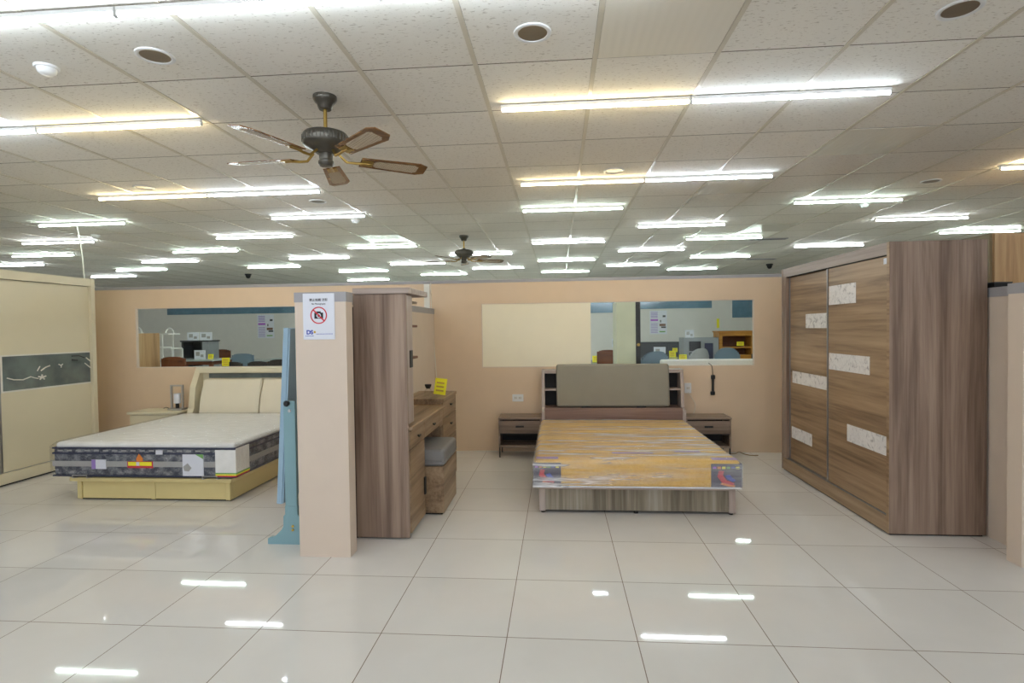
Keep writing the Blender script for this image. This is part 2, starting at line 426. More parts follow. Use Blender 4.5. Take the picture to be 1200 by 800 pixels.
# short partition between the two bays, ending in a wider post
g = G(); g.box(-1.657, -1.325, 3.41, 3.52, 0, 1.62); g.box(-1.60, -1.455, 3.52, 6.499, 0, 1.62)
wm = struct('wall_middle', g, 'wallpink')
g = G(); g.box(-1.660, -1.322, 3.407, 3.523, 1.62, 1.682); g.box(-1.603, -1.452, 3.523, 6.497, 1.62, 1.682)
part('cap', g, 'cap', wm)
g = G(); g.box(2.69, 3.05, 3.47, 3.58, 0, 1.605); g.box(2.862, 2.985, 3.58, 6.499, 0, 1.605)
wr = struct('wall_side', g, 'wallpink')
g = G(); g.box(2.687, 3.053, 3.467, 3.583, 1.605, 1.667); g.box(2.859, 2.988, 3.583, 6.497, 1.605, 1.667)
part('cap', g, 'cap', wr)
struct('wall_bay', G().box(-6.02, -5.92, 3.4, 6.499, 0, 1.62), 'wallpink')
# ribbed translucent panels laid in the ceiling grid
def panel(n, i, j):
    x0 = -.414+.618*i+.014; y0 = 2.9228+.6202*j+.005
    struct('trim_%d' % n, G().box(x0, x0+.59, y0, y0+.61, ZC-.003, ZC-.0002), 'ribbed')
for n, (i, j) in enumerate([(3, 4), (4, 2), (1, -1), (10, 9), (11, 9), (-4, 8), (5, 8)]): panel(n+2, i, j)

# ------------------------------------------------------------------ fluorescent battens
def batten(mat, loc, label):
    t = thing('fluorescent_batten', loc, label, 'ceiling light', 'fluorescent battens on the ceiling')
    x, y, z = loc; L = .57
    part('housing', G().box(x-L, x+L, y-.012, y+.012, z-.021, z, .003), 'white', t)
    part('tube', G().cyl((x-L+.008, y, z-.0305), (x+L-.008, y, z-.0305), .0098), mat, t, True)
    for s in (-1, 1):
        part('end_cap', G().box(*sorted((x+s*L, x+s*(L-.009))), y-.011, y+.011, z-.041, z-.021, .002), 'white', t)
    return t
proto = {}
ORD = ['first', 'second', 'third', 'fourth', 'fifth', 'sixth', 'seventh', 'eighth', 'ninth', 'tenth', 'eleventh', 'twelfth', 'thirteenth']
rows = [
    (-3.2, [(-2.85, 'c'), (.23, 'c'), (3.3, 'c')]),
    (-1.35, [(-4.0, 'c'), (-2.0, 'c'), (.23, 'c'), (2.4, 'c'), (4.6, 'c')]),
    (.45, [(-4.0, 'c'), (-2.0, 'c'), (.23, 'c'), (2.4, 'c'), (4.6, 'c')]),
    (2.243, [(-3.56, 'c'), (-2.415, 'c'), (-1.27, 'c'), (-.125, 'c')]),
    (3.455, [(-3.99, 'c'), (-2.845, 'w'), (.235, 'w'), (1.38, 'c'), (4.6, 'c')]),  # rightmost batten is out of view, added to balance the light
    (5.255, [(-3.99, 'w'), (-2.845, 'c'), (.235, 'w'), (1.38, 'c'), (4.44, 'w')]),
    (6.43, [(-5.81, 'g'), (-2.815, 'c'), (.18, 'g'), (3.18, 'g')]),
    (7.65, [(-7.29, 'c'), (-4.29, 'c'), (1.655, 'c'), (4.69, 'c')]),
    (8.86, [(-8.73, 'g'), (-5.82, 'g'), (-2.82, 'g'), (.18, 'c'), (2.56, 'g'), (6.25, 'g')]),
    (10.0, [(-10.4, 'c'), (-7.27, 'c'), (-4.37, 'c'), (-1.37, 'c'), (1.645, 'c'), (4.63, 'c')]),
    (11.2, [(-8.79, 'g'), (-5.87, 'g'), (-2.83, 'c'), (.18, 'g'), (3.16, 'g')]),
    (12.35, [(-10.4, 'c'), (-4.37, 'g'), (-1.31, 'c'), (1.64, 'c')]),
    (13.45, [(-2.75, 'g'), (.19, 'g'), (3.15, 'g')]),
    (14.5, [(-5.0, 'g')]),
]
tn = {'f': 'tube_far', 'c': 'tube_cool', 'w': 'tube_warm', 'g': 'tube_green'}; cn = {'f': 'cool white', 'c': 'cool white', 'w': 'warm yellowish', 'g': 'greenish white'}
behind = {0: 'farthest row behind the viewer', 1: 'middle row behind the viewer', 2: 'row just above the viewer'}
for ri, (y, lst) in enumerate(rows):
    for k, (x, c) in enumerate(lst):
        if ri >= 7 and c == 'c': c = 'f'
        if ri in behind: lab = f'{cn[c]} batten, {ORD[k]} from left in the {behind[ri]}'
        else: lab = f'{cn[c]} ceiling batten, {ORD[k]} from left in the {ORD[ri-3]} row from the front'
        loc = (x, y, ZC-.0045)
        if c not in proto: proto[c] = batten(tn[c], loc, lab)
        else: dup(proto[c], loc, lab)

# ------------------------------------------------------------------ other ceiling fittings
def downlight(loc, label):
    t = thing('recessed_downlight', loc, label, 'ceiling light', 'round unlit downlights in the ceiling'); x, y, z = loc
    part('ring', G().lathe((x, y), [(.068, z-.001), (.070, z-.006), (.080, z-.009), (.088, z-.006), (.089, z-.0005)], 32), 'ringwhite', t, True)
    part('reflector', G().lathe((x, y), [(.068, z-.004), (.05, z-.002), (.0, z-.0012), (.0, z-.0008), (.068, z-.0008)], 32), 'reflector', t, True)
    return t
DL = [((-1.98, 2.653), 'round unlit downlight to the upper left of the near ceiling fan'), ((-.103, 2.637), 'round unlit downlight right of the near ceiling fan, in front of the first warm batten'),
      ((1.776, 2.639), 'round unlit downlight at the top right, in the nearest ceiling row'), ((-3.883, 5.0), 'small dark downlight just in front of the long batten pair at the left'),
      ((-2.523, 5.77), 'round unlit downlight just behind the right end of the left batten pair'), ((.505, 5.0), 'small dark downlight in front of the batten pair above the wrapped bed'),
      ((3.622, 5.764), 'round unlit downlight above the tall brown wardrobe')]
d0 = None
for (x, y), lab in DL:
    if d0 is None: d0 = downlight((x, y, ZC-.0005), lab)
    else: dup(d0, (x, y, ZC-.0005), lab)
def detector(loc, label):
    t = thing('smoke_detector', loc, label, 'smoke detector', 'white smoke detectors'); x, y, z = loc
    part('base', G().lathe((x, y), [(.0, z-.012), (.052, z-.012), (.055, z-.008), (.055, z)]), 'white', t, True)
    part('sensor_cap', G().lathe((x, y), [(.0, z-.042), (.028, z-.040), (.040, z-.030), (.044, z-.012), (.0, z-.012)]), 'white', t, True)
    return t
s0 = detector((-2.608, 2.70, ZC-.001), 'white smoke detector near the nearest batten row at the upper left')
dup(s0, (-2.50, 6.80, ZC-.001), 'white smoke detector behind the single batten left of centre')
dup(s0, (3.52, 6.75, ZC-.001), 'white smoke detector behind the batten above the brown wardrobe')
dup(s0, (-6.4, 7.3, ZC-.001), 'small white smoke detector far left between two batten rows')
def dome(loc, label):
    t = thing('dome_camera', loc, label, 'security camera', 'black dome cameras'); x, y, z = loc
    part('base', G().lathe((x, y), [(.0, z-.03), (.07, z-.03), (.075, z)]), 'black', t, True)
    part('dome', G().lathe((x, y), [(.0, z-.11), (.03, z-.10), (.052, z-.07), (.058, z-.03), (.0, z-.03)]), 'black', t, True)
    return t
c0 = dome((-7.3, 12.7, ZC-.001), 'small black dome camera on the far ceiling at the left')
dup(c0, (4.75, 13.0, ZC-.001), 'small black dome camera on the far ceiling left of the brown wardrobe')
def vent(loc, label):
    t = thing('ceiling_vent', loc, label, 'vent', 'dark ceiling vents'); x, y, z = loc
    g = G()
    g.box(x-.28, x+.28, y-.06, y-.05, z-.012, z); g.box(x-.28, x+.28, y+.05, y+.06, z-.012, z)
    g.box(x-.28, x-.27, y-.05, y+.05, z-.012, z); g.box(x+.27, x+.28, y-.05, y+.05, z-.012, z)
    part('frame', g, 'cap', t)
    part('grille', G().box(x-.27, x+.27, y-.05, y+.05, z-.006, z), 'dark', t)
    return t
v0 = vent((3.35, 9.2, ZC-.0045), 'dark slot vent in the ceiling left of the brown wardrobe')
dup(v0, (4.2, 11.95, ZC-.0045), 'dark slot vent near the far dome camera at the right')

def fan(loc, label, a0, rodz=0):
    t = thing('ceiling_fan', loc, label, 'ceiling fan', 'ceiling fans'); x, y, z = loc
    part('canopy', G().lathe((x, y), [(.0, z-.078), (.034, z-.078), (.040, z-.070), (.046, z-.048), (.060, z-.034), (.066, z-.024), (.068, z-.018), (.068, z)]), 'bronze', t, True)
    part('rod', G().cyl((x, y, z-.20), (x, y, z-.07), .011), 'brass', t, True)
    m = part('motor_housing', G().lathe((x, y), [(.0, z-.335), (.055, z-.335), (.070, z-.322), (.100, z-.300), (.124, z-.290), (.131, z-.280), (.131, z-.232), (.122, z-.220), (.085, z-.208), (.03, z-.202), (.02, z-.185), (.0, z-.185)], 36), 'bronze', t, True)
    g = G()
    for k in range(36):
        a = k*math.pi/18
        g.cyl((x+.1315*math.cos(a), y+.1315*math.sin(a), z-.274), (x+.1315*math.cos(a), y+.1315*math.sin(a), z-.238), .004, seg=6)
    part('vent_ribs', g, 'bronze', m)
    part('switch_housing', G().lathe((x, y), [(.0, z-.41), (.035, z-.408), (.045, z-.395), (.045, z-.38), (.038, z-.372), (.04, z-.345), (.045, z-.335), (.0, z-.335)]), 'bronze', t, True)
    for k in range(5):
        a = math.radians(a0+72*k)
        rot = lambda gg: gg.turn(math.radians(-12), (x, y, z-.36), 'X').turn(a, (x, y, z-.36), 'Z')
        out = [(x+.20, y-.052), (x+.56, y-.070), (x+.61, y-.045), (x+.61, y+.045), (x+.56, y+.070), (x+.20, y+.052)]
        b = part('blade', rot(G().prism(out, 'z', z-.363, z-.357)), 'fanwood', t)
        inn = [(x+.30, y-.036), (x+.53, y-.046), (x+.555, y-.03), (x+.555, y+.03), (x+.53, y+.046), (x+.30, y+.036), (x+.28, y+.02), (x+.28, y-.02)]
        part('cane_inset', rot(G().prism(inn, 'z', z-.3645, z-.3628)), 'cane', b)
        pts = [(x+.075, y, z-.330), (x+.12, y, z-.372), (x+.17, y, z-.372), (x+.215, y, z-.366), (x+.26, y, z-.366)]
        part('blade_arm', rot(G().tube(pts, .008).box(x+.205, x+.275, y-.03, y+.03, z-.367, z-.363)), 'brass', t, True)
    return t
f0 = fan((-1.352, 3.217, ZC), 'bronze ceiling fan with five cane-inset wooden blades, the near one', 32)
f1 = dup(f0, (-1.366, 8.166, ZC), 'bronze ceiling fan far back above the back partition', math.radians(-6))

# hanging cables
def cable(name, pts, r, mat, label):
    c = bpy.data.curves.new('c', 'CURVE'); c.dimensions = '3D'
    g = G(); P = [Vector(p) for p in pts]; out = []
    for i in range(len(P)-1):
        a, b, c_, d = P[max(i-1, 0)], P[i], P[i+1], P[min(i+2, len(P)-1)]
        for k in range(6):
            t = k/6
            out.append(.5*((2*b)+(c_-a)*t+(2*a-5*b+4*c_-d)*t*t+(3*b-a-3*c_+d)*t**3))
    out.append(P[-1]); g.tube(out, r, 6); bpy.data.curves.remove(c)
    return tag(link_mesh(name, g, mat, None, True), label, 'cable')
cable('hanging_cable', [(-6.10, 6.68, ZC-.003), (-6.05, 6.68, 2.5), (-6.02, 6.67, 2.2), (-5.99, 6.65, 2.0), (-5.98, 6.61, 1.4), (-5.98, 6.61, .9)], .007, 'cable', 'thin pale cable hanging from the ceiling behind the cream wardrobe')
cable('wall_cable', [(-1.486, 6.484, 1.99), (-1.485, 6.484, 1.75), (-1.468, 6.48, 1.45), (-1.450, 6.485, 1.15), (-1.435, 6.49, .86), (-1.40, 6.49, .4)], .005, 'cable', 'thin white cable running down the back wall beside the dressing table')

# ------------------------------------------------------------------ sign on the post
t = thing('sign', (-1.4995, 3.41, 1.384), 'white no-photography sign taped to the front of the partition post', 'sign')
PY = 3.4055
part('paper', G().box(-1.602, -1.397, PY, PY+.0012, 1.384, 1.674), 'paper', t)
part('lettering', G().text('禁止拍照 錄影', -1.4995, 1.626, .019, PY-.0006, bold=.0003).text('No Photography', -1.4995, 1.604, .0135, PY-.0006, bold=.0002), 'ink', t, label='black lettering in Chinese and English')
g = G(); n = 40
for k in range(n):
    a, b = 2*math.pi*k/n, 2*math.pi*(k+1)/n
    g.prism([(-1.4995+.047*math.cos(a), 1.536+.047*math.sin(a)), (-1.4995+.054*math.cos(a), 1.536+.054*math.sin(a)), (-1.4995+.054*math.cos(b), 1.536+.054*math.sin(b)), (-1.4995+.047*math.cos(b), 1.536+.047*math.sin(b))], 'y', PY-.0016, PY-.0004)
q = .7071
g.prism([(-1.4995-.048*q-.003, 1.536+.048*q-.003), (-1.4995-.048*q+.003, 1.536+.048*q+.003), (-1.4995+.048*q+.003, 1.536-.048*q+.003), (-1.4995+.048*q-.003, 1.536-.048*q-.003)], 'y', PY-.0016, PY-.0008)
part('prohibition_ring', g, 'red', t, label='red circle with a slanted bar')
g = G(); g.box(-1.528, -1.471, PY-.0007, PY-.0001, 1.515, 1.553); g.box(-1.514, -1.486, PY-.0007, PY-.0001, 1.553, 1.561)
ic = part('camera_symbol', g, 'ink', t, label='black camera symbol')
g = G()
for k in range(24):
    a, b = 2*math.pi*k/24, 2*math.pi*(k+1)/24
    g.prism([(-1.4995+r_*math.cos(w_), 1.534+r_*math.sin(w_)) for r_, w_ in ((.009, a), (.0145, a), (.0145, b), (.009, b))], 'y', PY-.0011, PY-.0007)
part('lens_ring', g, 'paper', ic)
part('logo', G().text('DS', -1.560, 1.418, .036, PY-.0006, bold=.0017), 'blueink', t, label='blue letters DS')
part('logo_dot', G().cyl((-1.528, PY-.0008, 1.431), (-1.528, PY, 1.431), .0075), 'gold', t, label='gold dot beside the blue letters')
g = G()
for k in range(14): g.box(-1.518+.0078*k, -1.513+.0078*k, PY-.0006, PY, 1.4165, 1.4205)
for k in range(6): g.box(-1.588+.0092*k, -1.582+.0092*k, PY-.0006, PY, 1.404, 1.409)
part('small_print', g, 'blueink', t)

# ------------------------------------------------------------------ blue standing mirror seen from its edge
t = thing('standing_mirror', (-1.805, 3.85, 0), 'blue standing mirror seen edge-on, left of the partition post', 'mirror')
foot = [(-1.973, 0), (-1.973, .038), (-1.955, .048), (-1.935, .048), (-1.915, .06), (-1.875, .10), (-1.862, .125), (-1.860, .19), (-1.848, .205), (-1.848, .26)]
prof = foot+[(-3.61-x, z) for x, z in reversed(foot)]
for y0 in (3.60, 4.06):
    p = part('foot', G().prism(prof, 'y', y0, y0+.024), 'teal', t, label='teal scroll-cut foot')
    g = G().box(-1.846, -1.764, y0, y0+.024, .26, .97, .004)
    part('post', g, 'teal', t)
part('stretcher', G().box(-1.83, -1.782, 3.624, 4.06, .09, .13, .004), 'teal', t)
tilt = math.radians(3.6); pv = (-1.83, 3.85, .86)
def tl(g): return g.turn(tilt, pv, 'Y')
g = G()
g.box(-1.885, -1.848, 3.63, 3.675, .26, 1.46, .004); g.box(-1.885, -1.848, 4.01, 4.055, .26, 1.46, .004)
g.box(-1.885, -1.848, 3.675, 4.01, .26, .31, .004); g.box(-1.885, -1.848, 3.675, 4.01, 1.41, 1.46, .004)
part('frame', tl(g), 'blue', t)
part('frame_moulding', tl(G().box(-1.848, -1.838, 3.635, 4.05, .265, 1.455, .002)), 'blue', t)
part('mirror_glass', tl(G().box(-1.868, -1.862, 3.675, 4.01, .31, 1.41)), 'mirror', t)
for y in (3.598, 4.086):
    s = -1 if y < 3.8 else 1
    part('knob', G().cyl((-1.812, y, .955), (-1.812, y+s*.022, .955), .016, .02).cyl((-1.812, y+s*.022, .955), (-1.812, y+s*.03, .955), .02, .012), 'black', t, True, 'dark swivel knob')
part('screw', G().cyl((-1.80, 3.592, .905), (-1.80, 3.60, .905), .010), 'silver', t, True)
part('screw', G().cyl((-1.795, 3.592, .10), (-1.795, 3.60, .10), .008).cyl((-1.795, 3.592, .125), (-1.795, 3.60, .125), .008), 'gold', t, True)

# ------------------------------------------------------------------ dressing table with tall pull-out cabinet
t = thing('dressing_table', (-1.2, 4.6, 0), 'grey-brown wooden dressing table with tall side cabinet beside the partition post', 'dressing table')
XB = -1.396
def handle_knob(y, z, p):
    part('knob', G().box(-1.018, -1.004, y-.006, y+.006, z-.006, z+.006).box(-1.008, -.998, y-.028, y+.028, z-.008, z+.006, .003), 'black', p)
part('side_panel', G().box(XB, -1.027, 3.725, 3.745, .012, .745).box(XB, -1.028, 3.725, 3.745, .745, 1.684), 'wooddark', t)
part('pull_out_cabinet', G().box(XB, -1.05, 3.746, 3.884, .775, 1.683), 'wooddark', t)
d = part('door', G().box(-1.049, -1.027, 3.747, 3.884, .79, 1.675, .002), 'woodedgez', t, label='narrow upright pull-out front')
part('handle', G().box(-1.027, -1.020, 3.795, 3.86, 1.175, 1.295, .002), 'black', d)
part('top_board', G().box(-1.394, -1.0, 3.708, 4.24, 1.685, 1.725, .004), 'woodedge', t)
part('back_board', G().box(-1.449, XB-.002, 3.74, 3.765, 0, 1.60), 'backboard', t, label='dark brown back board')
part('back_panel', G().box(XB, -1.382, 3.884, 4.235, .775, 1.684), 'wooddark', t)
for z in (1.232, 1.465, 1.64):
    part('shelf', G().box(-1.381, -1.062, 3.885, 4.165, z-.009, z+.009, .003), 'brownwood' if z < 1.6 else 'woody', t)
part('lower_cabinet', G().box(XB, -1.04, 3.746, 4.157, .03, .742), 'wooddark', t)
part('plinth', G().box(XB+.01, -1.06, 3.75, 4.15, 0, .03), 'dark', t)
dr = part('drawer', G().box(-1.039, -1.02, 3.747, 4.150, .615, .735, .002), 'woody', t); handle_knob(3.95, .675, dr)
d = part('door', G().box(-1.039, -1.02, 3.747, 4.155, .035, .608, .002), 'woody', t)
part('handle', G().box(-1.02, -1.008, 4.115, 4.15, .195, .325, .002), 'black', d)
part('counter', G().box(XB, -1.0, 3.746, 4.848, .744, .772, .006), 'woody', t)
part('drawer_case', G().box(XB+.01, -1.045, 4.158, 4.848, .60, .743), 'woody', t)
dr = part('drawer', G().box(-1.044, -1.02, 4.160, 4.70, .615, .735, .002), 'woody', t); handle_knob(4.44, .675, dr)
part('filler', G().box(-1.044, -1.02, 4.704, 4.848, .6, .742), 'woody', t)
part('chest', G().box(XB, -1.04, 4.85, 5.475, .02, .80), 'woody', t)
part('chest_foot', G().box(XB+.01, -1.06, 4.87, 5.46, 0, .02), 'dark', t)
part('chest_top', G().box(XB, -1.012, 4.845, 5.485, .80, .826, .003), 'woody', t)
for k, (z0, z1) in enumerate([(.645, .792), (.44, .64), (.235, .435), (.03, .23)]):
    dr = part('drawer', G().box(-1.039, -1.02, 4.856, 5.470, z0+.003, z1, .002), 'woody', t)
    handle_knob(5.16, (z0+z1)/2+.02, dr)

def price_card(x, y, z, w, h, label, tilt=0., parent=None, face=-1, lean=True, roll=0):
    t = thing('price_card', (x, y, z), label, 'price card', 'yellow price cards')
    g = G().box(x-w/2, x+w/2, y-.002, y+.002, z, z+h)
    g2 = G()
    for k in range(3):
        zz = z+h*(.72-.24*k)
        g2.box(x-w*.34, x+w*.30, y-.0028, y-.0019, zz-h*.05, zz+h*.05)
    for gg in (g, g2):
        if tilt: gg.turn(tilt, (x, y, z), 'Z')
        gg.turn(math.radians(-8) if lean else 0, (x, y, z), 'X')
        if roll: gg.turn(roll, (x+w/2, y, z), 'Y')
    part('card', g, 'yellow', t); part('markings', g2, 'gold', t)
    return t
# card standing on the dressing table chest
t = price_card(-1.10, 5.08, .8300, .11, .15, 'bright yellow price card standing on the chest of the dressing table', math.radians(4), roll=math.radians(7))
t = thing('glass_jar', (-1.22, 5.02, .826), 'small clear glass jar with dark lid beside the yellow card', 'jar')
t.location = (-1.19, 5.02, .826); ORG[t] = Vector(t.location)
part('jar', G().lathe((-1.19, 5.02), [(.0, .827), (.034, .827), (.038, .835), (.038, .875), (.026, .892), (.016, .90), (.0, .90)]), 'glass', t, True)
part('lid', G().lathe((-1.19, 5.02), [(.0, .90), (.018, .90), (.030, .925), (.030, .938), (.0, .94)]), 'black', t, True)

# stool
t = thing('stool', (-1.09, 4.49, 0), 'wooden box stool with grey padded top in front of the dressing table', 'stool')
part('box', G().box(-1.285, -.893, 4.237, 4.75, .015, .375, .003), 'woody', t)
part('foot_plate', G().box(-1.27, -.91, 4.25, 4.735, 0, .015), 'dark', t)
part('cushion', G().box(-1.29, -.886, 4.232, 4.757, .376, .512, .03, 4), 'greyleather', t, True)
part('seam', G().tube([(-1.28, 4.23, .42), (-.9, 4.23, .42)], .003).tube([(-.884, 4.245, .42), (-.884, 4.745, .42)], .003), 'greyleather', t)

# ------------------------------------------------------------------ brown double bed
BX0, BX1, BY0 = -.161, 1.33, 4.33
t = thing('double_bed', (.585, 5.3, 0), 'brown wooden double bed with grey padded headboard against the back wall', 'bed')
part('foot_panel', G().box(BX0+.05, BX1-.05, BY0+.008, BY0+.026, .02, .185), 'woodgrey', t)
part('top_rail', G().box(BX0, BX1, BY0, BY0+.04, .185, .218, .003), 'woodedge', t)
for x0 in (BX0, BX1-.05):
    part('corner_post', G().box(x0, x0+.05, BY0, BY0+.04, .012, .185, .003), 'woodedgez', t)
for x0 in (BX0, BX1-.026):
    part('side_rail', G().box(x0, x0+.026, BY0+.041, 6.118, .02, .218), 'woody', t)
part('slat_deck', G().box(BX0+.026, BX1-.026, BY0+.041, 6.118, .19, .215), 'woodedge', t)
for x in (BX0+.03, .585, BX1-.03):
    part('foot', G().cyl((x, BY0+.02, 0), (x, BY0+.02, .02), .016), 'black', t)
HX0, HX1, HY0, HY1 = -.187, 1.366, 6.12, 6.44
part('headboard_side', G().prism([(HY0, .01), (HY1, .01), (HY1, .968), (HY0+.13, .968), (HY0+.09, .56), (HY0, .52)], 'x', HX0, HX0+.032), 'woodedgez', t)
part('headboard_side', G().prism([(HY0, .01), (HY1, .01), (HY1, .968), (HY0+.13, .968), (HY0+.09, .56), (HY0, .52)], 'x', HX1-.032, HX1), 'woodedgez', t)
part('headboard_panel', G().box(HX0+.032, HX1-.032, HY0+.02, HY0+.04, .05, .525), 'headwood', t)
part('headboard_ledge', G().box(HX0+.032, HX1-.032, HY0+.02, HY1, .525, .556, .002), 'headwood', t)
part('headboard_top', G().box(HX0+.032, HX1-.032, HY0+.14, HY1, .93, .966, .002), 'woodedge', t)
part('headboard_back', G().box(HX0+.032, HX1-.032, HY1-.02, HY1, .556, .93), 'dark', t)
for x0, x1 in ((HX0+.032, .0), (1.18, HX1-.032)):
    part('niche_shelf', G().box(x0, x1, HY0+.15, HY1-.02, .735, .755), 'woodedge', t)
for x in (.0, 1.165):
    part('niche_divider', G().box(x, x+.016, HY0+.14, HY1-.02, .556, .93), 'woody', t)
g = G().box(-.025, 1.213, HY0+.06, HY0+.13, .56, 1.035, .03, 4)
g.turn(math.radians(-7), (.6, HY0+.10, .56), 'X')
part('headboard_pad', g, 'padfab', t, True, 'grey upholstered back pad')
for x in (.3, .9):
    part('pad_hinge', G().box(x-.05, x+.05, HY0+.055, HY0+.10, .5565, .570), 'black', t)
# mattress
t = thing('mattress', (.57, 5.18, .2185), 'golden yellow mattress still wrapped in clear plastic on the brown bed', 'mattress')
MX0, MX1, MY0, MY1 = -.195, 1.345, 4.24, 6.112
part('mattress_body', G().box(MX0, MX1, MY0, MY1, .219, .435, .035, 4), 'yellowfab', t, True)
part('plastic_wrap', film_sheet(MX0-.006, MX1+.006, MY0-.006, MY1+.004, .445, .222), 'film', t, True, 'wrinkled clear plastic wrap')
part('piping', G().tube([(MX0+.01, MY0-.002, .232), (MX1-.01, MY0-.002, .232)], .006), 'paper', t)
for k, (x0, x1) in enumerate(((MX0-.0035, .012), (1.125, MX1+.0035))):
    lb = part('corner_label', G().box(x0, x1, MY0-.0035, MY0+.06, .238, .412, .003), 'plum', t, label='dark corner label with rainbow swirl')
    w = x1-x0; yy = MY0-.0045
    g = G()
    for m, c in enumerate(('magenta', 'orange', 'yellow', 'greenink', 'blueink', 'yellow')):
        part('letter_block', G().box(x0+.012+m*w*.15, x0+.012+m*w*.15+w*.11, yy, yy+.002, .375, .392), c, lb)
    pts = lambda a, b: [(x0+w*u, .238+.174*v) for u, v in a+b[::-1]]
    part('swirl', G().prism(pts([(.25, .72), (.2, .45), (.35, .2), (.7, .08)], [(.42, .7), (.38, .52), (.5, .3), (.76, .18)]), 'y', yy, yy+.002), 'red', lb)
    part('swirl', G().prism(pts([(.45, .5), (.52, .34), (.7, .24)], [(.6, .55), (.68, .42), (.8, .3)]), 'y', yy, yy+.002), 'blueink', lb)
    part('swirl', G().prism(pts([(.3, .12), (.55, .04), (.75, .02)], [(.34, .2), (.55, .14), (.78, .09)]), 'y', yy, yy+.002), 'orange', lb)
    part('top_patch', G().box(x0+.02, x1-.02, MY0+.03, MY0+.10, .435, .4365), 'purple', lb)
for x0, x1, y0 in ((.42, .74, 4.46), (.92, 1.12, 4.52)):
    part('printed_band', G().box(x0, x1, y0, y0+.05, .4352, .4362), 'purple', t)

# nightstands
def nightstand(x0, x1, label):
    t = thing('nightstand', ((x0+x1)/2, 6.3, 0), label, 'nightstand', 'brown nightstands beside the wrapped bed'); ya, yb = 6.17, 6.46
    part('top', G().box(x0, x1, ya-.012, yb, .428, .45, .003), 'woodx', t)
    for x in (x0+.004, x1-.020): part('side', G().box(x, x+.016, ya, yb-.002, .125, .428), 'woodx', t)
    part('back', G().box(x0+.020, x1-.020, yb-.02, yb-.004, .14, .428), 'dark', t)
    part('drawer_bottom', G().box(x0+.020, x1-.020, ya+.004, yb-.02, .258, .268), 'dark', t)
    dr = part('drawer', G().box(x0+.022, x1-.022, ya-.004, ya+.014, .272, .412, .002), 'woodx', t)
    xm = (x0+x1)/2
    part('handle', G().box(xm-.045, xm+.045, ya-.018, ya-.006, .340, .360, .002).box(xm-.03, xm-.02, ya-.008, ya-.004, .345, .354).box(xm+.02, xm+.03, ya-.008, ya-.004, .345, .354), 'black', dr)
    part('shelf', G().box(x0+.004, x1-.004, ya, yb-.004, .115, .135, .002), 'woodx', t)
    for x in (x0+.006, x1-.022):
        for y in (ya+.004, yb-.022): part('leg', G().box(x, x+.014, y, y+.014, 0, .115), 'black', t)
    return t
nightstand(-.675, -.192, 'brown nightstand with black handle left of the yellow wrapped bed')
nightstand(1.371, 1.855, 'brown nightstand with black handle right of the yellow wrapped bed')

# wall fittings
def outlet(x, z, w, h, label):
    t = thing('wall_outlet', (x, 6.498, z), label, 'outlet', 'white wall outlets')
    part('plate', G().box(x-w/2, x+w/2, 6.490, 6.499, z-h/2, z+h/2, .003), 'white', t)
    n = 2 if w > .1 else 1
    for k in range(n):
        xx = x+(k-(n-1)/2)*.05
        s = part('socket', G().box(xx-.02, xx+.02, 6.488, 6.490, z-.016, z+.016, .001), 'whitetrim', t)
        part('slot', G().box(xx-.009, xx-.006, 6.4874, 6.488, z-.007, z+.007).box(xx+.006, xx+.009, 6.4874, 6.488, z-.007, z+.007), 'dark', s)
outlet(-.475, .628, .13, .085, 'double wall outlet above the left brown nightstand')
outlet(1.47, .735, .075, .115, 'single wall outlet between the headboard and the hanging handset')
cable('trailing_cord', [(1.47, 6.485, .69), (1.50, 6.475, .64), (1.545, 6.48, .56), (1.54, 6.482, .48), (1.5, 6.485, .40)], .003, 'cable', 'thin pale cord plugged into the right outlet')
t = thing('wall_handset', (1.745, 6.49, .66), 'slim black handset hanging by its cord below the right window', 'handset')
g = G().box(1.731, 1.757, 6.468, 6.492, .70, .84, .008, 3); part('grip', g, 'black', t, True)
part('ear_piece', G().box(1.724, 1.768, 6.466, 6.494, .835, .885, .01, 3), 'black', t, True)
part('mouth_piece', G().box(1.718, 1.766, 6.466, 6.494, .655, .70, .01, 3), 'black', t, True)
part('cord', G().tube([(1.745, 6.485, .88), (1.742, 6.487, .95), (1.735, 6.49, .99), (1.70, 6.495, 1.02)], .0035), 'black', t)
cable('floor_cable', [(1.87, 6.38, .015), (1.93, 6.30, .03), (1.98, 6.32, .045), (2.05, 6.36, .012), (2.12, 6.33, .005), (2.19, 6.34, .005)], .005, 'beigecable', 'beige cable on the floor right of the right nightstand')
cable('skirting_cable', [(-1.25, 6.47, .005), (-1.12, 6.46, .006), (-1.0, 6.478, .006), (-.85, 6.485, .006), (-.72, 6.48, .005)], .004, 'cable', 'thin cable lying along the foot of the back wall')

# ------------------------------------------------------------------ tall brown wardrobe
t = thing('sliding_wardrobe', (2.53, 4.86, 0), 'tall grey-brown sliding wardrobe with white marble insets at the right', 'wardrobe')
WX, WXB, WY0, WY1, WZ = 2.225, 2.842, 3.955, 5.765, 1.988
part('side_panel', G().box(WX, WXB, WY0, WY0+.028, .012, WZ), 'wooddark', t)
part('side_panel', G().box(WX, WXB, WY1-.028, WY1, .012, WZ), 'wooddark', t)
part('top_fascia', G().box(WX, WXB, WY0+.028, WY1-.028, WZ-.082, WZ), 'fascia', t)
part('front_edge', G().box(WX-.003, WX, WY0, WY0+.028, .012, WZ), 'wooddoor', t)
part('front_edge', G().box(WX-.003, WX, WY1-.028, WY1, .012, WZ), 'wooddark', t)
part('bottom_rail', G().box(WX, WXB, WY0+.028, WY1-.028, .012, .125), 'woody', t)
part('back_panel', G().box(WXB-.012, WXB, WY0+.028, WY1-.028, .125, WZ-.082), 'dark', t)
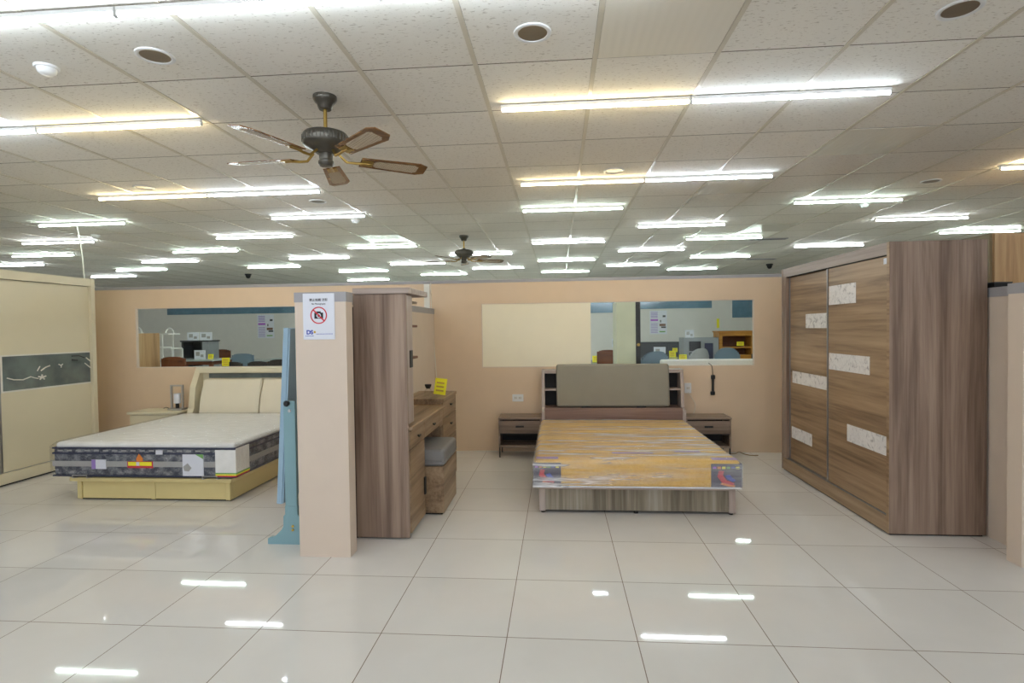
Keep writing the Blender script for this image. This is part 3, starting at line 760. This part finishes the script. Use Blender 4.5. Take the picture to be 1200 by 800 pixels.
part('end_strip', G().box(WX+.002, WX+.03, WY1-.10, WY1-.029, .126, WZ-.083), 'wooddark', t)
part('plinth', G().box(WX+.012, WXB-.012, WY0+.012, WY1-.012, 0, .012), 'dark', t)
part('track', G().box(WX+.004, WX+.055, WY0+.03, WY1-.03, .1252, .131), 'alu', t, label='aluminium floor track')
part('track', G().box(WX+.004, WX+.055, WY0+.03, WY1-.03, WZ-.088, WZ-.083), 'dark', t)
YM = 4.836
dn = part('door', G().box(WX+.014, WX+.034, WY0+.031, YM, .133, WZ-.09), 'wooddoor', t, label='right sliding door')
df = part('door', G().box(WX+.036, WX+.054, YM-.02, WY1-.102, .133, WZ-.09), 'wooddoor', t, label='left sliding door')
part('edge_strip', G().box(WX+.006, WX+.034, YM+.0005, YM+.014, .133, WZ-.09), 'alu', dn)
part('edge_strip', G().box(WX+.030, WX+.036, WY1-.115, WY1-.103, .133, WZ-.09), 'alu', df)
for x, d, ins in ((WX+.014, dn, [(4.407, 4.822, 1.598, 1.752), (4.219, 4.822, 1.068, 1.202), (3.990, 4.531, .530, .662)]),
                  (WX+.036, df, [(4.86, 5.309, 1.408, 1.535), (4.86, 5.60, .882, .995), (5.189, 5.62, .345, .455)])):
    for y0, y1, z0, z1 in ins:
        part('marble_inset', G().box(x-.0025, x+.0005, y0, y1, z0, z1), 'marble', d)
part('tag', G().box(WX+.011, WX+.0138, 3.992, 4.045, 1.845, 1.885), 'paper', dn, label='small white paper tag')

# ------------------------------------------------------------------ things behind the right partition
t = thing('oak_cabinet', (3.95, 5.3, 0), 'tan oak cabinet standing beyond the right partition, at the frame edge', 'cabinet')
part('side_panel', G().box(3.62, 3.645, 5.02, 5.60, 0, 2.185), 'oakshade', t)
part('body', G().box(3.645, 4.60, 5.02, 5.60, .05, 2.185), 'oaktan', t)
part('plinth', G().box(3.66, 4.58, 5.05, 5.58, 0, .05), 'dark', t)
for k in (0, 1):
    d = part('door', G().box(3.648+.476*k, 4.120+.476*k, 5.0, 5.019, .06, 2.18, .002), 'oaktan', t)
    part('handle', G().box(4.07+.08*k, 4.085+.08*k, 4.982, 5.0, 1.0, 1.2, .003), 'black', d)
t = thing('black_box', (2.92, 4.2, 1.667), 'flat black box lying on top of the right partition', 'box')
part('box_body', G().box(2.868, 2.978, 3.93, 4.4, 1.668, 1.695, .003), 'black', t)
part('box_lid', G().box(2.866, 2.98, 3.928, 4.402, 1.695, 1.703, .002), 'charcoal', t)

# ------------------------------------------------------------------ cream sliding wardrobe at the left
t = thing('cream_wardrobe', (-5.55, 4.9, 0), 'cream sliding wardrobe with smoked glass flower band at the left edge', 'wardrobe')
LX, LXB, LY0, LY1, LZ = -5.25, -5.88, 3.78, 5.955, 2.06
part('side_panel', G().box(LXB, LX, LY1-.05, LY1, .015, LZ), 'cream', t)
part('side_panel', G().box(LXB, LX, LY0, LY0+.05, .015, LZ), 'cream', t)
part('top_fascia', G().box(LXB, LX-.004, LY0+.05, LY1-.05, LZ-.085, LZ), 'cream', t)
part('bottom_rail', G().box(LXB, LX-.002, LY0+.05, LY1-.05, .02, .12), 'cream', t)
part('back_panel', G().box(LXB, LXB+.012, LY0+.05, LY1-.05, .12, LZ-.085), 'cream', t)
part('plinth', G().box(LXB+.02, LX-.03, LY0+.02, LY1-.02, 0, .02), 'dark', t)
for y0, y1, dx in ((4.875, LY1-.052, 0.0), (LY0+.052, 4.855, -.03)):
    d = part('door', G().box(LX-.06+dx, LX-.035+dx, y0, y1, .125, LZ-.09), 'cream', t)
    fx = LX-.035+dx
    gb = part('glass_band', G().box(fx-.001, fx+.003, y0+.02, y1-.004, .90, 1.232), 'slate', d, label='smoked glass band with etched flowers')
    g = G(); g.box(fx, fx+.005, y0+.004, y0+.02, .885, 1.245); g.box(fx, fx+.005, y0+.02, y1-.004, .885, .90); g.box(fx, fx+.005, y0+.02, y1-.004, 1.232, 1.245)
    part('band_border', g, 'whitetrim', gb)
    if dx == 0:
        P = lambda *q: [(fx+.004, 4.875+(x-3)/101*1.03, 1.235-(y-416)/44*.33) for x, y in q]
        g = G()
        fl = lambda gg: part('flower_etching', gg, 'whitetrim', gb, label='white etched branch with a flower')
        g.tube(P((9, 444), (16, 447), (25, 448), (33, 445)), .006, 6).tube(P((33, 445), (37, 447), (41, 448.5)), .005, 6)
        for k in range(5):
            a = 2*math.pi*k/5+.3
            c = P((45, 447))[0]
            g.tube([c, (c[0], c[1]+.045*math.cos(a), c[2]+.028*math.sin(a))], .008, 6)
        fl(g); g = G()
        g.tube(P((40, 438), (43, 432)), .006, 6).tube(P((44, 438), (49, 434), (54, 432)), .007, 6)
        fl(g); g = G()
        g.tube(P((64, 431), (67, 433), (67, 436)), .006, 6).tube(P((67, 433), (69, 431)), .005, 6)
        fl(g); g = G()
        g.tube(P((96, 432), (101, 437), (104, 440)), .006, 6).tube(P((98, 424), (104, 430)), .006, 6)
        fl(g)
        part('vine_etching', G().tube(P((80, 420.5), (89, 420.5), (96, 424)), .006, 6).tube(P((80, 426), (87, 427)), .008, 6), 'ink', gb)
part('centre_strip', G().box(LX-.062, LX-.030, 4.856, 4.874, .125, LZ-.09), 'alu', t)
part('track', G().box(LX-.10, LX-.028, LY0+.05, LY1-.05, .1202, .1248), 'alu', t)

# ------------------------------------------------------------------ cream bed at the left
CX0, CX1, CY0 = -4.175, -2.785, 4.49
t = thing('cream_bed', (-3.48, 5.4, 0), 'cream lacquered bed with tall leather headboard in the left bay', 'bed')
part('deck', G().box(CX0-.045, CX1+.03, CY0-.03, 6.2, .168, .205, .008, 3), 'creamy', t)
for x0, x1 in ((CX0+.04, -3.50), (-3.465, CX1-.04)):
    part('front_drawer', G().box(x0+.003, x1-.003, CY0+.012, CY0+.03, .015, .166), 'creamy', t)
part('base_divider', G().box(-3.50, -3.465, CY0+.008, CY0+.04, .012, .167), 'creamy', t)
for x0 in (CX0, CX1-.04): part('corner_post', G().box(x0, x0+.04, CY0, CY0+.04, .012, .167, .004), 'creamy', t)
for x0 in (CX0, CX1-.02): part('side_rail', G().box(x0, x0+.02, CY0+.04, 6.15, .012, .167), 'creamy', t)
part('plinth', G().box(CX0+.02, CX1-.02, CY0+.03, 6.12, 0, .012), 'dark', t)
for x in (-4.145, -2.98):
    part('mattress_stop', G().tube([(x, CY0-.02, .205), (x, CY0-.075, .212), (x, CY0-.075, .235), (x+.13, CY0-.075, .235), (x+.13, CY0-.075, .212), (x+.13, CY0-.02, .205)], .004, 6), 'silver', t, label='metal mattress stop')
KX0, KX1 = -4.335, -2.63
for x0, xx in ((KX0, 0), (KX1-.07, 1)):
    part('headboard_side', G().prism([(6.14, .01), (6.46, .01), (6.46, 1.02), (6.36, 1.022), (6.24, .80), (6.20, .55), (6.14, .45)], 'x', x0, x0+.07), 'cream', t)
part('headboard_cap', G().box(KX0+.07, KX1-.07, 6.29, 6.46, .958, 1.018, .006), 'cream', t)
part('headboard_body', G().box(KX0+.07, KX1-.07, 6.38, 6.46, .01, .958), 'cream', t)
part('display_slot', G().box(KX0+.16, KX1-.16, 6.362, 6.38, .895, .948), 'slate', t, label='narrow grey display slot')
for x0, x1 in ((KX0+.12, -3.49), (-3.475, KX1-.12)):
    g = G().prism([(6.19, .42), (6.36, .42), (6.378, .885), (6.32, .885), (6.245, .66)], 'x', x0, x1)
    bmesh.ops.bevel(g.bm, geom=list(g.bm.edges), offset=.012, segments=3, affect='EDGES')
    part('headboard_pad', g, 'creamleather', t, True)
t = thing('mattress', (-3.53, 5.3, .206), 'white quilted mattress with navy damask sides on the cream bed', 'mattress')
QX0, QX1, QY0, QY1 = -4.345, -2.70, 4.44, 6.13
part('mattress_core', G().box(QX0, QX1, QY0, QY1, .218, .47, .03, 4), 'damask', t, True)
part('quilt_top', G().box(QX0+.012, QX1-.012, QY0+.012, QY1-.012, .455, .508, .025, 4), 'topfab', t, True)
def band(z, r, m, nm):
    e = .004
    part(nm, G().box(QX0-e, QX1+e, QY0-e, QY1+e, z-r, z+r, .003), m, t)
band(.462, .006, 'navy', 'piping'); band(.224, .006, 'navy', 'piping'); band(.418, .007, 'navy', 'border_line'); band(.328, .024, 'dullgrey', 'ribbon')
g = G()
for k in range(19):
    x = QX0+.05+k*.083; g.box(x, x+.045, QY0-.0035, QY0+.002, .436, .447)
part('border_dashes', g, 'dullgrey', t)
fy = QY0-.0055
lb = part('care_label', G().box(-3.985, -3.855, fy, QY0, .285, .365), 'paper', t, label='white and purple sewn label')
part('stripe', G().box(-3.985, -3.948, fy-.001, fy, .285, .365), 'purple', lb)
lb = part('brand_label', G().box(-3.66, -3.43, fy, QY0, .296, .352), 'red', t, label='red and yellow label with an orange flame')
part('yellow_strip', G().box(-3.652, -3.58, fy-.001, fy, .315, .348).box(-3.55, -3.44, fy-.001, fy, .315, .348), 'yellow', lb)
part('white_strip', G().box(-3.578, -3.552, fy-.001, fy, .315, .348), 'paper', lb)
part('flame', G().prism([(-3.575, .352), (-3.525, .352), (-3.52, .375), (-3.54, .40), (-3.555, .418), (-3.568, .395), (-3.58, .372)], 'y', fy, QY0), 'orange', lb)
lb = part('photo_label', G().box(-3.165, -2.98, fy, QY0, .232, .415), 'paper', t, label='white printed label with green corner')
part('green_corner', G().prism([(-3.05, .415), (-2.98, .415), (-2.98, .375)], 'y', fy-.001, fy), 'greenink', lb)
part('pictured_spring', G().prism([(-3.16, .31), (-3.12, .34), (-3.085, .30), (-3.11, .27), (-3.15, .275)], 'y', fy-.001, fy), 'dullgrey', lb)
part('care_tag', G().box(-3.40, -3.34, fy-.004, QY0, .412, .448, .002), 'paper', t)
g = G(); g.box(-2.875, QX1+.006, fy, QY0, .226, .452); g.box(QX1, QX1+.006, QY0, QY0+.20, .226, .465)
lb = part('corner_patch', g, 'topfab', t, label='white quilted corner patch with striped edge')
for z, c in ((.255, 'greenink'), (.243, 'yellow'), (.232, 'red')):
    part('stripe', G().box(-2.875, QX1+.007, fy-.001, QY0, z-.006, z+.006).box(QX1, QX1+.0072, QY0, QY0+.20, z-.006, z+.006), c, lb)
part('plastic_cover', film_sheet(QX0-.012, QX1+.012, QY0-.014, QY1+.006, .518, .298, .03, 40, 50, .006, 8, 12), 'film2', t, True, 'clear plastic cover')

# cream nightstand and lamp
t = thing('cream_nightstand', (-4.75, 6.28, 0), 'cream nightstand between the cream wardrobe and the cream bed', 'nightstand')
part('top', G().box(-5.03, -4.40, 6.10, 6.46, .492, .52, .006), 'cream', t)
part('body', G().box(-5.01, -4.42, 6.13, 6.455, .03, .492), 'cream', t)
part('plinth', G().box(-4.99, -4.44, 6.15, 6.44, 0, .03), 'dark', t)
for z0, z1 in ((.29, .48), (.05, .28)):
    d = part('drawer', G().box(-4.985, -4.445, 6.112, 6.129, z0, z1, .003), 'cream', t)
    part('handle', G().box(-4.78, -4.66, 6.098, 6.112, (z0+z1)/2-.006, (z0+z1)/2+.006, .003), 'silver', d)
t = thing('table_lamp', (-4.55, 6.3, .52), 'small grey open-frame lamp on the cream nightstand', 'lamp')
part('base', G().box(-4.635, -4.455, 6.25, 6.36, .521, .541, .004), 'silver', t)
g = G(); g.box(-4.625, -4.605, 6.295, 6.315, .541, .80); g.box(-4.485, -4.465, 6.295, 6.315, .541, .80); g.box(-4.625, -4.465, 6.295, 6.315, .80, .818)
part('frame', g, 'silver', t)
part('lamp_shade', G().lathe((-4.545, 6.305), [(.0, .60), (.038, .60), (.038, .715), (.0, .715)]), 'paper', t, True)
part('lamp_holder', G().cyl((-4.545, 6.305, .541), (-4.545, 6.305, .60), .02), 'black', t, True)
cable('lamp_cable', [(-4.645, 6.31, .526), (-4.70, 6.33, .545), (-4.76, 6.36, .53), (-4.8, 6.43, .525)], .0035, 'black', 'short dark lamp cord lying on the cream nightstand')

# ------------------------------------------------------------------ the hall beyond the windows
def chair(x, y, w, top, mat, label, rot=0, legm='black', group='chairs beyond the windows', wing=False):
    t = thing('dining_chair', (x, y, 0), label, 'chair', group); h = w/2
    part('seat', G().box(x-h, x+h, y-.22, y+.22, .42, .48, .02), mat, t, True)
    g = G()
    n = 18 if wing else 10
    for k in range(n):
        a0, a1 = -1+2*k/n, -1+2*(k+1)/n
        c = .06 if wing else .025
        ztop = top-(.12 if wing else .03)*max(abs(a0), abs(a1))**3
        g.prism([(x+h*a0, y-.22+c*a0*a0), (x+h*a1, y-.22+c*a1*a1), (x+h*a1, y-.175+c*a1*a1), (x+h*a0, y-.175+c*a0*a0)], 'z', .481 if wing else top-.42, ztop)
    bk = part('backrest', g, mat, t)
    for sx in (-1, 1):
        part('leg', G().cyl((x+sx*(h-.03), y-.19, 0), (x+sx*(h-.03), y-.19, .42), .016, .02, 10), legm, t)
        part('leg', G().cyl((x+sx*(h-.03), y+.19, 0), (x+sx*(h-.03), y+.19, .42), .016, .02, 10), legm, t)
        if not wing: part('back_post', G().box(x+sx*(h-.03)-.012, x+sx*(h-.03)+.012, y-.17, y-.148, .481, top-.03), legm, t)
    if rot: t.rotation_euler = (0, 0, rot)
    return t
def dtable(x0, x1, y0, y1, z, label, top='tabletop'):
    t = thing('dining_table', ((x0+x1)/2, (y0+y1)/2, 0), label, 'table', 'dining tables beyond the windows')
    part('tabletop', G().box(x0, x1, y0, y1, z-.03, z, .006), top, t)
    part('apron', G().box(x0+.06, x1-.06, y0+.06, y1-.06, z-.10, z-.03), 'brownwood', t)
    for x in (x0+.05, x1-.11):
        for y in (y0+.05, y1-.11): part('leg', G().box(x, x+.06, y, y+.06, 0, z-.03), 'brownwood', t)
    return t
def board(x0, x1, y, z0, z1, label, cat='sign', group='white printed display cards'):
    t = thing('display_card', ((x0+x1)/2, y, z0), label, cat, group)
    part('card', G().box(x0, x1, y, y+.012, z0, z1), 'paper', t)
    w, h = x1-x0, z1-z0
    part('print', G().box(x0+w*.15, x0+w*.5, y-.001, y, z0+h*.35, z0+h*.8).box(x0+w*.58, x0+w*.85, y-.001, y, z0+h*.2, z0+h*.5), 'dullgrey', t)
    return t
# left window
t = thing('oak_cabinet', (-6.9, 8.4, 0), 'plain tan oak cabinet end seen at the left of the left window', 'cabinet')
part('body', G().box(-7.3, -6.572, 8.2, 8.70, .05, 1.44), 'oaktan', t); part('plinth', G().box(-7.28, -6.59, 8.22, 8.68, 0, .05), 'dark', t)
part('edge_band', G().box(-6.572, -6.552, 8.2, 8.70, .05, 1.44), 'oaktan', t)
t = thing('step_shelf', (-7.25, 9.65, 0), 'white stepped open shelf beside the tan oak cabinet', 'shelf')
for x, zt in ((-7.62, 1.43), (-7.12, 1.43), (-6.94, 1.17)):
    for y in (9.5, 9.78): part('upright', G().box(x, x+.02, y, y+.02, 0, zt-.02), 'white', t)
for x0, x1, z in ((-7.62, -6.98, 1.43), (-7.60, -7.12, 1.19), (-7.10, -6.94, 1.17), (-7.60, -7.12, .86), (-7.10, -6.94, .84), (-7.60, -7.12, .45), (-7.10, -6.94, .45)):
    part('shelf_board', G().box(x0, x1, 9.5, 9.8, z-.02, z), 'white', t)
def arch(x, y, z, label):
    t = thing('arch_ornament', (x, y, z), label, 'ornament', 'white arch ornaments')
    part('arch', G().tube([(x+.075*math.cos(a*math.pi/10), y, z+.012+.085*math.sin(a*math.pi/10)) for a in range(11)], .012), 'white', t, True)
    part('base', G().box(x-.09, x+.09, y-.03, y+.03, z+.0005, z+.012), 'white', t)
arch(-6.70, 8.4, 1.44, 'white arch ornament on top of the tan oak cabinet')
arch(-7.07, 9.65, 1.43, 'white arch ornament on top of the white stepped shelf')
t = thing('display_cabinet', (-8.2, 12.2, 0), 'dark grey open display cabinet seen through the left window', 'cabinet')
part('top', G().box(-8.55, -7.86, 12.0, 12.42, 1.235, 1.265), 'charcoal', t)
part('side', G().box(-8.53, -8.50, 12.02, 12.40, .02, 1.235), 'charcoal', t); part('side', G().box(-8.06, -8.03, 12.02, 12.40, .02, 1.235), 'charcoal', t)
part('door', G().box(-8.03, -7.88, 12.02, 12.40, .02, 1.235), 'greycab', t)
part('back', G().box(-8.50, -8.06, 12.37, 12.40, .02, 1.235), 'dark', t)
part('shelf', G().box(-8.50, -8.06, 12.03, 12.37, .80, .82), 'charcoal', t)
part('base', G().box(-8.53, -7.88, 12.02, 12.40, 0, .02), 'charcoal', t)
board(-8.44, -8.17, 12.1, 1.266, 1.45, 'left white printed card on the dark grey display cabinet')
board(-8.14, -7.85, 12.1, 1.266, 1.45, 'right white printed card on the dark grey display cabinet')
dtable(-10.3, -8.7, 13.9, 14.8, .75, 'pale dining table farthest away through the left window')
dtable(-7.5, -6.3, 10.9, 11.75, .75, 'pale dining table in the middle distance through the left window')
dtable(-7.75, -6.35, 12.9, 13.8, .75, 'pale dining table at the right end of the left window view')
board(-7.05, -6.83, 10.3, .931, 1.10, 'white framed card on the tall pale counter table through the left window')
price_card(-6.75, 10.35, .931, .11, .09, 'yellow price card beside the white framed card')
price_card(-5.59, 8.983, .87, .14, .14, 'larger yellow price card taped to a black chair back in the left window', 0, None, -1, False)
chair(-6.30, 8.85, .40, 1.05, 'brownwood', 'reddish brown wooden chair just behind the left window', 0, 'brownwood')
chair(-8.33, 13.4, .44, 1.02, 'brownwood', 'reddish brown chair beside the small yellow card, far through the left window', 0, 'brownwood')
chair(-5.50, 9.2, .34, .94, 'darkseat', 'black chair carrying the larger yellow card, through the left window')
chair(-5.10, 9.3, .36, .94, 'darkseat', 'second black chair right of the larger yellow card')
chair(-4.50, 8.9, .40, .99, 'darkseat', 'black chair nearest the blue mirror, seen through the left window', 0, 'brownwood')
chair(-6.02, 10.4, .42, 1.03, 'blueseat', 'grey-blue upholstered chair behind the black chairs, through the left window')
dtable(-7.5, -6.45, 9.95, 10.65, .93, 'tall pale counter table left of the yellow cards, through the left window')
dtable(-5.75, -4.8, 10.75, 11.6, .90, 'tall pale counter table near the blue mirror, through the left window')
# posters on the far wall
def poster(x0, x1, z0, z1, label):
    t = thing('wall_poster', ((x0+x1)/2, YB-.001, z0), label, 'poster', 'posters on the far wall'); y = YB-.006
    part('sheet', G().box(x0, x1, y, y+.004, z0, z1), 'paper', t); w, h = x1-x0, z1-z0
    part('magenta_bar', G().box(x0+.05*w, x0+.48*w, y-.001, y, z0+.56*h, z0+.64*h), 'magenta', t)
    g = G()
    for k in range(8): g.box(x0+.06*w, x0+.46*w, y-.001, y, z0+(.06+.055*k)*h, z0+(.078+.055*k)*h)
    for k in range(5): g.box(x0+.06*w, x0+.46*w, y-.001, y, z0+(.70+.055*k)*h, z0+(.725+.055*k)*h)
    part('text_lines', g, 'purple', t)
    part('picture', G().box(x0+.56*w, x0+.92*w, y-.001, y, z0+.34*h, z0+.44*h), 'brownink', t)
    part('picture', G().box(x0+.66*w, x0+.94*w, y-.001, y, z0+.26*h, z0+.325*h).box(x0+.6*w, x0+.66*w, y-.001, y, z0+.5*h, z0+.6*h).box(x0+.75*w, x0+.92*w, y-.001, y, z0+.72*h, z0+.80*h), 'charcoal', t)
    part('green_bar', G().box(x0+.56*w, x0+.90*w, y-.001, y, z0+.08*h, z0+.13*h), 'greenink', t)
poster(-8.66, -8.16, 1.26, 1.94, 'printed poster with magenta bar seen through the left window')
poster(2.50, 2.96, 1.24, 1.88, 'printed poster with magenta bar seen through the right window')
# right window
t = thing('tall_cabinet', (1.0, 8.3, 0), 'pale tall cabinet with dark brass-knobbed front behind the right window', 'cabinet')
part('side_panel', G().box(.83, 1.095, 8.0, 8.55, .03, 1.80), 'palegreen', t); part('plinth', G().box(.84, 1.14, 8.01, 8.54, 0, .03), 'dark', t)
d = part('door', G().box(1.0955, 1.16, 7.99, 8.56, .03, 1.81), 'dark', t, label='dark door edge')
part('knob', G().cyl((1.128, 7.965, 1.19), (1.128, 7.99, 1.19), .022, .014), 'brass', d, True)
price_card(.76, 11.3, .751, .15, .125, 'yellow price card at the left of the narrow window gap')
dtable(.2, 1.5, 10.9, 12.0, .75, 'pale table behind the narrow gap beside the cream board')
nb = board(1.47, 1.63, YB-.0125, .90, 1.13, 'white notice on the far wall in the narrow gap beside the cream board')
nb.name = 'wall_notice'
struct('trim_9', G().box(1.63, 1.675, YB-.03, YB-.001, 1.30, 2.5), 'charcoal')
chair(.82, 9.5, .36, 1.07, 'brownwood', 'brown chair in the narrow gap beside the cream board', 0, 'brownwood')
price_card(1.25, 12.6, .751+.0, .13, .12, 'yellow price card right in the narrow gap beside the pale tall cabinet')
dtable(1.0, 1.9, 12.3, 12.9, .75, 'small pale table behind the pale tall cabinet')
t = chair(1.38, 8.7, .52, 1.07, 'blueseat', 'grey-blue wing chair right of the dark cabinet front', .5, 'black', 'chairs beyond the windows', True)
t = thing('headboard', (2.3, 7.25, 0), 'low white headboard just behind the right window sill', 'headboard')
part('panel', G().box(1.29, 3.4, 7.2, 7.27, .05, 1.022, .03, 4), 'white', t, True)
for x in (1.4, 3.25): part('leg', G().box(x, x+.05, 7.21, 7.26, 0, .06), 'white', t)
t = thing('sideboard', (2.5, 14.2, 0), 'long dark sideboard against the far wall through the right window', 'sideboard')
part('body', G().box(1.95, 3.05, 14.0, 14.42, .04, 1.04), 'dark', t); part('top', G().box(1.93, 3.07, 13.98, 14.44, 1.04, 1.06), 'charcoal', t)
part('plinth', G().box(2.0, 3.0, 14.03, 14.4, 0, .04), 'dark', t)
for k in (0, 1): part('door', G().box(1.96+.545*k, 2.495+.545*k, 13.985, 13.999, .06, 1.03, .002), 'charcoal', t)
dtable(2.0, 2.72, 11.8, 13.4, .75, 'pale table with price cards in front of the long dark sideboard')
board(2.20, 2.47, 13.1, .751, .975, 'white printed card on the table in front of the dark sideboard')
price_card(2.585, 12.9, .751, .15, .14, 'yellow price card beside the white card in front of the dark sideboard')
price_card(2.62, 12.0, .751, .16, .10, 'nearest yellow price card on the table before the dark sideboard')
price_card(2.86, 13.981, .815, .12, .10, 'yellow price card taped to the front of the dark sideboard', 0, None, -1, False)
chair(2.40, 10.2, .46, 1.05, 'greyfab', 'light grey slanted upholstered chair in the middle of the right window', .6, 'black', 'chairs beyond the windows', True)
t = thing('grey_cabinet', (3.1, 12.7, 0), 'blue-grey cabinet with two dark doors through the right window', 'cabinet')
part('body', G().box(2.74, 3.49, 12.5, 12.95, .02, 1.19), 'greycab', t); part('base', G().box(2.76, 3.47, 12.52, 12.93, 0, .02), 'dark', t)
part('door', G().box(2.86, 3.11, 12.485, 12.499, .90, 1.11), 'ink', t); part('door', G().box(3.19, 3.37, 12.485, 12.499, .3, 1.07), 'navy', t)
part('door', G().box(2.86, 3.11, 12.485, 12.499, .1, .87), 'charcoal', t)
board(2.80, 2.99, 12.6, 1.191, 1.36, 'white printed card standing on the blue-grey cabinet')
t = thing('oak_hutch', (3.95, 12.85, 0), 'honey oak open hutch at the right of the right window', 'cabinet')
part('side', G().box(3.53, 3.60, 12.6, 13.05, .02, 1.30), 'oakgold', t); part('side', G().box(4.22, 4.29, 12.6, 13.05, .02, 1.30), 'oakgold', t)
part('top', G().box(3.51, 4.31, 12.58, 13.07, 1.30, 1.33), 'oakgold', t); part('crown_rail', G().box(3.60, 4.22, 12.6, 12.63, 1.22, 1.30), 'oakgold', t)
part('back', G().box(3.60, 4.22, 13.02, 13.05, .02, 1.30), 'brownwood', t); part('shelf', G().box(3.60, 4.22, 12.62, 13.02, .95, .98), 'oakgold', t)
part('base_cabinet', G().box(3.60, 4.22, 12.61, 13.02, .02, .80), 'oakgold', t); part('plinth', G().box(3.55, 4.27, 12.62, 13.03, 0, .02), 'dark', t)
chair(3.0, 10.2, .42, 1.06, 'blueseat', 'grey-blue chair in front of the honey oak hutch', -.3, 'black', 'chairs beyond the windows', True)
chair(3.24, 9.3, .36, 1.02, 'darkseat', 'dark chair at the far right of the right window')
price_card(3.98, 12.597, 1.00, .15, .09, 'yellow price card on the front of the honey oak hutch', 0, None, -1, False)
tag(link_mesh('wall_tag', G().box(4.28, 4.345, YB-.008, YB-.001, 1.39, 1.64), 'yellow'), 'narrow yellow tag on the far wall above the honey oak hutch', 'tag')

# ------------------------------------------------------------------ world and colour
w = bpy.data.worlds.new('world'); scene.world = w; w.use_nodes = True
w.node_tree.nodes['Background'].inputs[0].default_value = (.8, .85, .9, 1); w.node_tree.nodes['Background'].inputs[1].default_value = .12
scene.cycles.max_bounces = 12; scene.cycles.diffuse_bounces = 6; scene.cycles.glossy_bounces = 5; scene.cycles.transparent_max_bounces = 16
scene.cycles.sample_clamp_indirect = 6; scene.cycles.use_light_tree = True; scene.cycles.use_denoising = True
vs = scene.view_settings
vs.view_transform = 'Standard'; vs.look = 'None'; vs.gamma = 1; vs.use_curve_mapping = False; vs.exposure = 1.1
